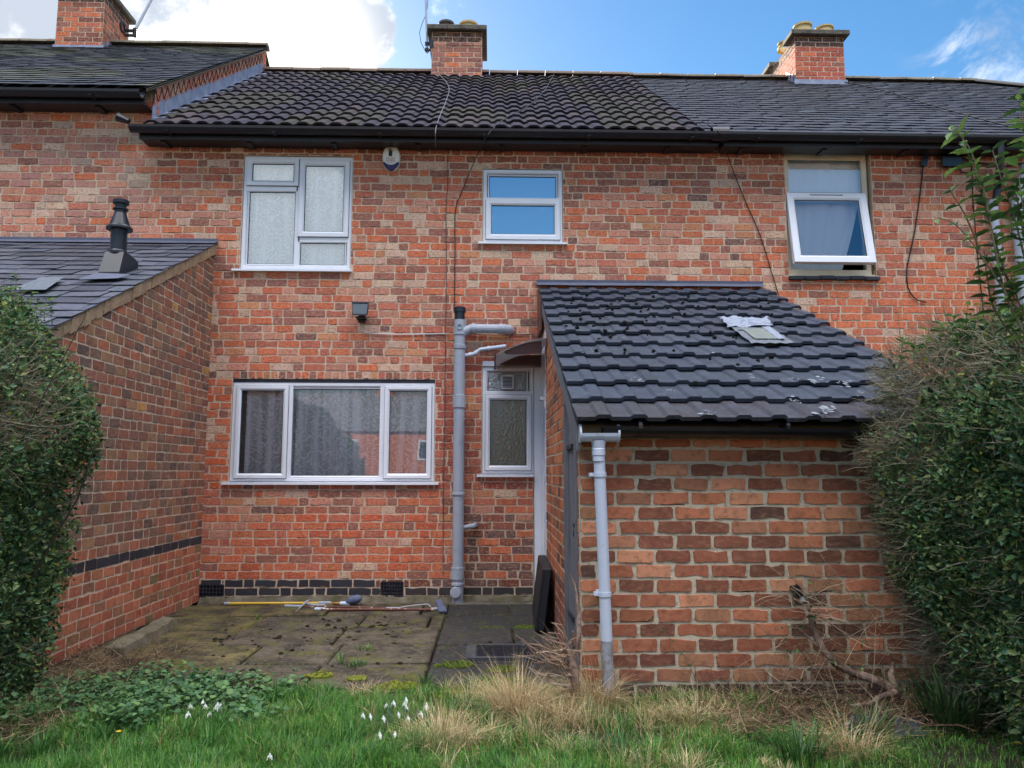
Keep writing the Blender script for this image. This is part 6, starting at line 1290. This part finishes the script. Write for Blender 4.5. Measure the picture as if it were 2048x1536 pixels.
def moss():
    rg = random.Random(19); protos = []
    for k in range(4):
        m = MB(); r = .020; nn = 9; prof = [(1, 0), (.95, .35), (.7, .7), (.35, .9), (0, .95)]; vs = []
        for i, (a, b) in enumerate(prof):
            for j in range(nn): t = 6.283*j/nn; q = 1+rg.uniform(-.25, .25); vs.append((math.cos(t)*r*a*q, math.sin(t)*r*a*q*.9, r*b*rg.uniform(.7, 1.1)*.85-.003))
        fs = [(i*nn+j, i*nn+(j+1) % nn, (i+1)*nn+(j+1) % nn, (i+1)*nn+j) for i in range(4) for j in range(nn)]; m.add(vs, fs, 0, jit(A(44, 40, 30), rg, .2)); protos.append(m.build('moss_clod', MATS['moss']))
    spots = []
    for i in range(80): spots.append((rg.gauss(740, 62), rg.gauss(1262, 16)))
    for i in range(60): spots.append((rg.uniform(400, 900), rg.uniform(1236, 1345)))
    for i in range(12): spots.append((rg.uniform(960, 1030), rg.uniform(1282, 1296)))
    spots += [(808, 1352), (772, 1318), (846, 1316), (735, 1311), (755, 1326), (780, 1318), (560, 1272), (430, 1278), (840, 1270), (800, 1248)]
    for i, (px, py) in enumerate(spots):
        p = atz(px, py, .006)
        if p.y > -.25 or p.x < -2.9: continue
        if i < 4: o = protos[i]
        else: o = protos[i % 4].copy(); col.objects.link(o)
        s = rg.choice((.25, .3, .4, .5, .6, .7, .9, 1.2)); o.location = (p.x, p.y, .004); o.scale = (s*rg.uniform(.9, 1.6), s, s*.8); o.rotation_euler = (0, 0, rg.uniform(0, 6.28)); tag(o, 'small dark clod of moss fallen on the grey paving slabs', 'moss clod', 'moss clods scattered on the paving')
    for px, py, r, lab in ((912, 1330, .10, 'bright green moss cushion at the corner of the drain cover'), (1000, 1362, .11, 'green moss patch on the dark slab below the drain cover'), (925, 1388, .12, 'yellow green moss at the front edge of the dark slabs'), (800, 1372, .10, 'yellow green moss where the paving meets the lawn'), (715, 1358, .05, 'small bright yellow moss spot at the front of the paving'), (990, 1258, .09, 'dark green moss film on the black slabs before the back door'), (1052, 1255, .07, 'small green moss film close to the leaning black board'), (1010, 1340, .08, 'green moss just below the drain cover frame'), (640, 1352, .07, 'yellow green moss by the front edge of the left slabs'), (1040, 1502, .22, 'broad mossy bare patch in the lawn at the bottom')):
        c = atz(px, py, .0); c.z = .004 if py < 1395 else float(gz(np.array([[c.x, c.y, 0]]))[0])+.004
        m = MB()
        for i in range(int(900*r)+40):
            a = rg.uniform(0, 6.283); q = r*math.sqrt(rg.random())*(1+.4*mnoise.noise((math.cos(a), math.sin(a), r*9))); k = rg.uniform(.005, .013); p = c+Vector((math.cos(a)*q*1.4, math.sin(a)*q, 0)); m.lathe([(k, -.004), (k*.9, k*.35), (k*.5, k*.65), (0, k*.75)], p, Z_, 6, 0, jit(A(112, 118, 44) if 'yellow' in lab else A(86, 100, 40), rg, .3))
        tag(m.build('moss_patch', MATS['moss']), lab, 'moss', None, 'stuff')
moss()
def joint_growth():
    global RN
    RN = np.random.default_rng(131); P = []
    for (a, b) in JO:
        L = math.hypot(b[0]-a[0], b[1]-a[1]); w = RN.uniform(0, 1)
        for _ in range(int(L*90*w*w)): t = RN.random(); P.append((a[0]+(b[0]-a[0])*t+RN.normal(0, .007), a[1]+(b[1]-a[1])*t+RN.normal(0, .007), -.012))
    P = np.array(P); P = P[(P[:, 0] > -2.9) & (P[:, 0] < .45)]; n = len(P); o = blades('joint_grass', P, RN.uniform(.012, .035, n), RN.uniform(0, 6.28, n), RN.uniform(.2, 1.2, n), RN.uniform(.003, .006, n), pal(n, [A(74, 96, 40), A(92, 104, 44), A(60, 84, 44), A(110, 100, 66)], .2), 'leaf_matt', None, 2); tag(o, kind='stuff')
    n = 1500; P = np.zeros((n, 3)); P[:, 0] = RN.uniform(-2.9, .45, n); P[:, 1] = RN.uniform(-3.0, -.1, n); P[:, 2] = .009; D = RN.normal(0, 1, (n, 3)); D[:, 2] *= .12; F = RN.normal(0, .3, (n, 3)); F[:, 2] = 1; L = RN.uniform(.006, .022, n); o = leaves('leaf_debris', P, D, F, L, L*.5, pal(n, [A(58, 46, 34), A(84, 66, 46), A(40, 36, 28), A(120, 104, 76)], .2), 'leaf_matt', None, .1, .1); tag(o, kind='stuff')
joint_growth()
def stump():
    global RN
    RN = np.random.default_rng(111); rg = random.Random(23); Ys = -3.62
    def p(px, py, d=0): return at(px, py, Ys+d)
    t = empty('pruned_shrub', p(1150, 1380), 'hard pruned leafless shrub with bristling cut stems beside the timber door', 'shrub'); m = MB()
    m.tube([p(1152, 1390), p(1148, 1340), p(1140, 1315), p(1132, 1290)], [.028, .024, .022, .020], 9); m.tube([p(1142, 1318), p(1152, 1295, .02), p(1158, 1265, .02), p(1158, 1225, .03), p(1152, 1190, .03)], [.020, .018, .015, .012, .006], 8); m.tube([p(1154, 1195, .03), p(1149, 1170, .03), p(1140, 1148, .03)], [.007, .006, .004], 6); m.tube([p(1148, 1292), p(1145, 1262)], [.013, .010], 6)
    m.build('trunk', MATS['bark'], t, smooth=True, attr=False); m = MB()
    st = [((1132, 1290), (1120, 1280), (1098, 1272), (1080, 1262)), ((1132, 1290), (1112, 1284), (1085, 1275)), ((1134, 1282), (1122, 1262), (1108, 1247)), ((1134, 1282), (1118, 1268), (1095, 1265)), ((1134, 1280), (1124, 1250), (1104, 1246)), ((1126, 1300), (1105, 1302), (1072, 1306)), ((1145, 1360), (1120, 1345), (1090, 1325), (1062, 1300), (1045, 1276)), ((1140, 1350), (1102, 1352), (1068, 1346)), ((1145, 1372), (1110, 1368), (1085, 1362), (1058, 1334)), ((1140, 1340), (1112, 1326), (1068, 1326)), ((1140, 1330), (1110, 1318), (1090, 1322)), ((1140, 1345), (1118, 1312), (1090, 1286)), ((1132, 1290), (1142, 1280), (1160, 1272)), ((1104, 1358), (1078, 1328), (1058, 1292)), ((1128, 1316), (1100, 1300), (1078, 1290), (1060, 1288)), ((1150, 1380), (1118, 1378), (1088, 1356)), ((1120, 1345), (1098, 1312), (1082, 1270))]
    for s in st:
        d = rg.uniform(-.12, .06); m.tube([p(px, py, d*i/len(s)) for i, (px, py) in enumerate(s)], [.0055-.0036*i/len(s) for i in range(len(s))], 5, 0, jit(rg.choice((A(140, 116, 96), A(116, 96, 82), A(170, 152, 136))), rg, .1))
    n = 60; c = p(1128, 1322); P = np.array([c]*n)+RN.normal(0, .05, (n, 3)); m.build('cut_stem', MATS['twig'], t); twigs('twigs', P, np.stack([-np.abs(RN.normal(.7, .4, n)), RN.normal(0, .4, n), RN.normal(.3, .4, n)], 1), RN.uniform(.10, .28, n), RN.uniform(.0018, .004, n), pal(n, [A(150, 120, 94), A(176, 150, 126), A(110, 88, 70)]), 'twig', t, wob=.2)
    # the gnarled old stem against the wall
    Yv = SY-.12; q = lambda px, py, d=0: at(px, py, Yv+d)
    t = empty('old_climber', q(1780, 1370), 'gnarled bare old climber stem curving up the outhouse wall near the hedge', 'climber'); m = MB(); m.tube([q(1795, 1385, -.25), q(1775, 1372, -.15), q(1745, 1358, -.1), q(1705, 1345), q(1672, 1328), q(1648, 1302), q(1634, 1275), q(1626, 1250), q(1622, 1232)], [.034, .030, .026, .024, .022, .021, .019, .018, .022], 10); m.tube([q(1790, 1380, -.2), q(1782, 1350, -.12), q(1786, 1325, -.08)], [.024, .018, .010], 8); m.tube([q(1790, 1385, -.25), q(1758, 1395, -.3), q(1740, 1408, -.34), q(1700, 1412, -.38)], [.02, .015, .012, .008], 8); m.tube([q(1655, 1310), q(1625, 1282), q(1592, 1252)], [.008, .006, .004], 6); m.tube([q(1622, 1232), q(1614, 1200), q(1600, 1170)], [.010, .008, .005], 6); m.build('main_stem', MATS['bark'], t, smooth=True, attr=False)
    n = 26; P = np.array([q(1621, 1232)]*n); twigs('spur', P, np.stack([RN.normal(-.2, .7, n), RN.normal(-.5, .4, n), RN.normal(.5, .5, n)], 1), RN.uniform(.04, .10, n), RN.uniform(.002, .005, n), pal(n, [A(130, 96, 80), A(96, 70, 60)]), 'twig', t)
    n = 190; a = RN.random(n); P = np.array([q(1560+260*RN.random(), 1400-230*RN.random()**1.3, RN.uniform(-.18, .05)) for _ in range(n)]); twigs('bare_twig', P, np.stack([RN.normal(-.3, .8, n), RN.normal(0, .3, n), RN.normal(.3, .5, n)], 1), RN.uniform(.15, .55, n), RN.uniform(.0012, .0028, n), pal(n, [A(150, 130, 104), A(120, 100, 80), A(176, 160, 134)]), 'twig', t, seg=5, wob=.16, droop=.05)
    n = 46; P = np.array([q(1560+180*RN.random(), 1400-240*RN.random(), RN.uniform(-.12, .06)) for _ in range(n)]); D = RN.normal(0, .8, (n, 3)); F = RN.normal(0, .4, (n, 3)); F[:, 1] -= 1; L = RN.uniform(.02, .04, n); leaves('foliage', P, D, F, L, L*.6, pal(n, SG, .2), 'leaf', t)
    sprigs('leafy_shoots', 'single thin wand with a few leaves leaning on the outhouse wall', [[at(px, py, SY-.06) for px, py in ((1392, 1360), (1372, 1318), (1345, 1282), (1318, 1255), (1300, 1234))]], .040, 112, [A(60, 84, 54), A(84, 106, 60)], gap=.085, r=.003)
    # long wisps in front of the tuft
    n = 14; P = np.array([gp(1010+rg.uniform(-20, 30), 1418) for _ in range(n)]); tt = empty('dry_grass_tuft', P[0], 'few long pale stalks arching left over the dark slabs', 'grass tuft', 'dry grass tufts'); twigs('stalk', P, np.stack([RN.normal(-.7, .4, n), RN.normal(.3, .3, n), np.abs(RN.normal(.9, .25, n))], 1), RN.uniform(.25, .5, n), RN.uniform(.002, .003, n), pal(n, STRAW), 'straw', tt, seg=5, wob=.12, droop=.04)
    n = 500; P = np.zeros((n, 3)); P[:, 0] = RN.uniform(1.9, 2.55, n); P[:, 1] = RN.uniform(-3.9, -3.5, n); P[:, 2] = RN.uniform(.05, 1.5, n)
    D = np.stack([-np.abs(RN.normal(.8, .4, n)), RN.normal(0, .5, n), RN.normal(.2, .5, n)], 1); P[:, 0] = np.interp(P[:, 2], [0, .4, .8, 1.2, 1.55], [2.55, 2.46, 2.34, 2.26, 2.2])+RN.uniform(0, .15, n); h = [o for o in bpy.data.objects if o.name.startswith('privet_hedge') and 'right' in o['label']][0]
    twigs('bare_twigs', P, D, RN.uniform(.10, .30, n), RN.uniform(.0012, .0026, n), pal(n, [A(150, 132, 106), A(120, 102, 84), A(170, 156, 130)]), 'twig', h, seg=5, wob=.2)
stump()

# ------------------------------------------------------------------ the sunlit terrace opposite, seen only as a reflection in the glass
def opposite():
    y = -46; t = empty('opposite_house', (2, y, 0), 'sunlit brick terrace across the gardens, seen reflected in the window glass', 'house'); m = MB(); m.box(-22, 26, y-8, y, 0, 4.4); m.build('wall', MATS['far_brick'], t, attr=False)
    m = MB(); m.add([(-22.3, y+.4, 4.2), (26.3, y+.4, 4.2), (26.3, y-4, 7.3), (-22.3, y-4, 7.3), (26.3, y-8.4, 4.2), (-22.3, y-8.4, 4.2)], [(0, 1, 2, 3), (3, 2, 4, 5)]); m.build('roof', MATS['far_slate'], t, attr=False)
    for x in (-16, -10, -4.5, 1.2, 5.0, 9.5, 15, 21):
        m = MB(); m.box(x-.65, x+.65, y+.02, y+.1, 2.2, 3.6); w = m.build('window', MATS['white_upvc'], t, attr=False); m = MB(); m.box(x-.5, x-.05, y+.1, y+.13, 2.35, 3.45); m.box(x+.05, x+.5, y+.1, y+.13, 2.35, 3.45); m.build('pane', MATS['far_glass'], w, attr=False)
    for x in (-8, 4.2, 14): m = MB(); m.box(x-.6, x+.6, y-4.5, y-3.6, 6.9, 8.4); m.box(x-.68, x+.68, y-4.58, y-3.52, 8.4, 8.5); m.build('chimney', MATS['far_brick'], t, attr=False)
    global RN
    RN = np.random.default_rng(121); n = 9000; a = RN.uniform(0, 6.28, n); u = RN.random(n)**.5; h = RN.random(n); P = np.stack([-7.4+3.4*np.cos(a)*u*(1-.3*h), -20+2.2*np.sin(a)*u, 3.6*h*(.6+.4*np.cos(u*1.4))], 1); t = empty('garden_shrub', (-7.4, -20, 0), 'big dark evergreen shrub in the garden behind, seen reflected in the lower window', 'shrub'); D = RN.normal(0, 1, (n, 3)); L = RN.uniform(.15, .3, n); leaves('foliage', P, D, RN.normal(0, 1, (n, 3)), L, L*.7, pal(n, HG, .2), 'leaf', t)
    m = MB(); m.tube([(-7.4, -20, 0), (-7.3, -20, 2.4)], [.14, .05], 8); m.build('trunk', MATS['bark'], t, attr=False)
opposite()
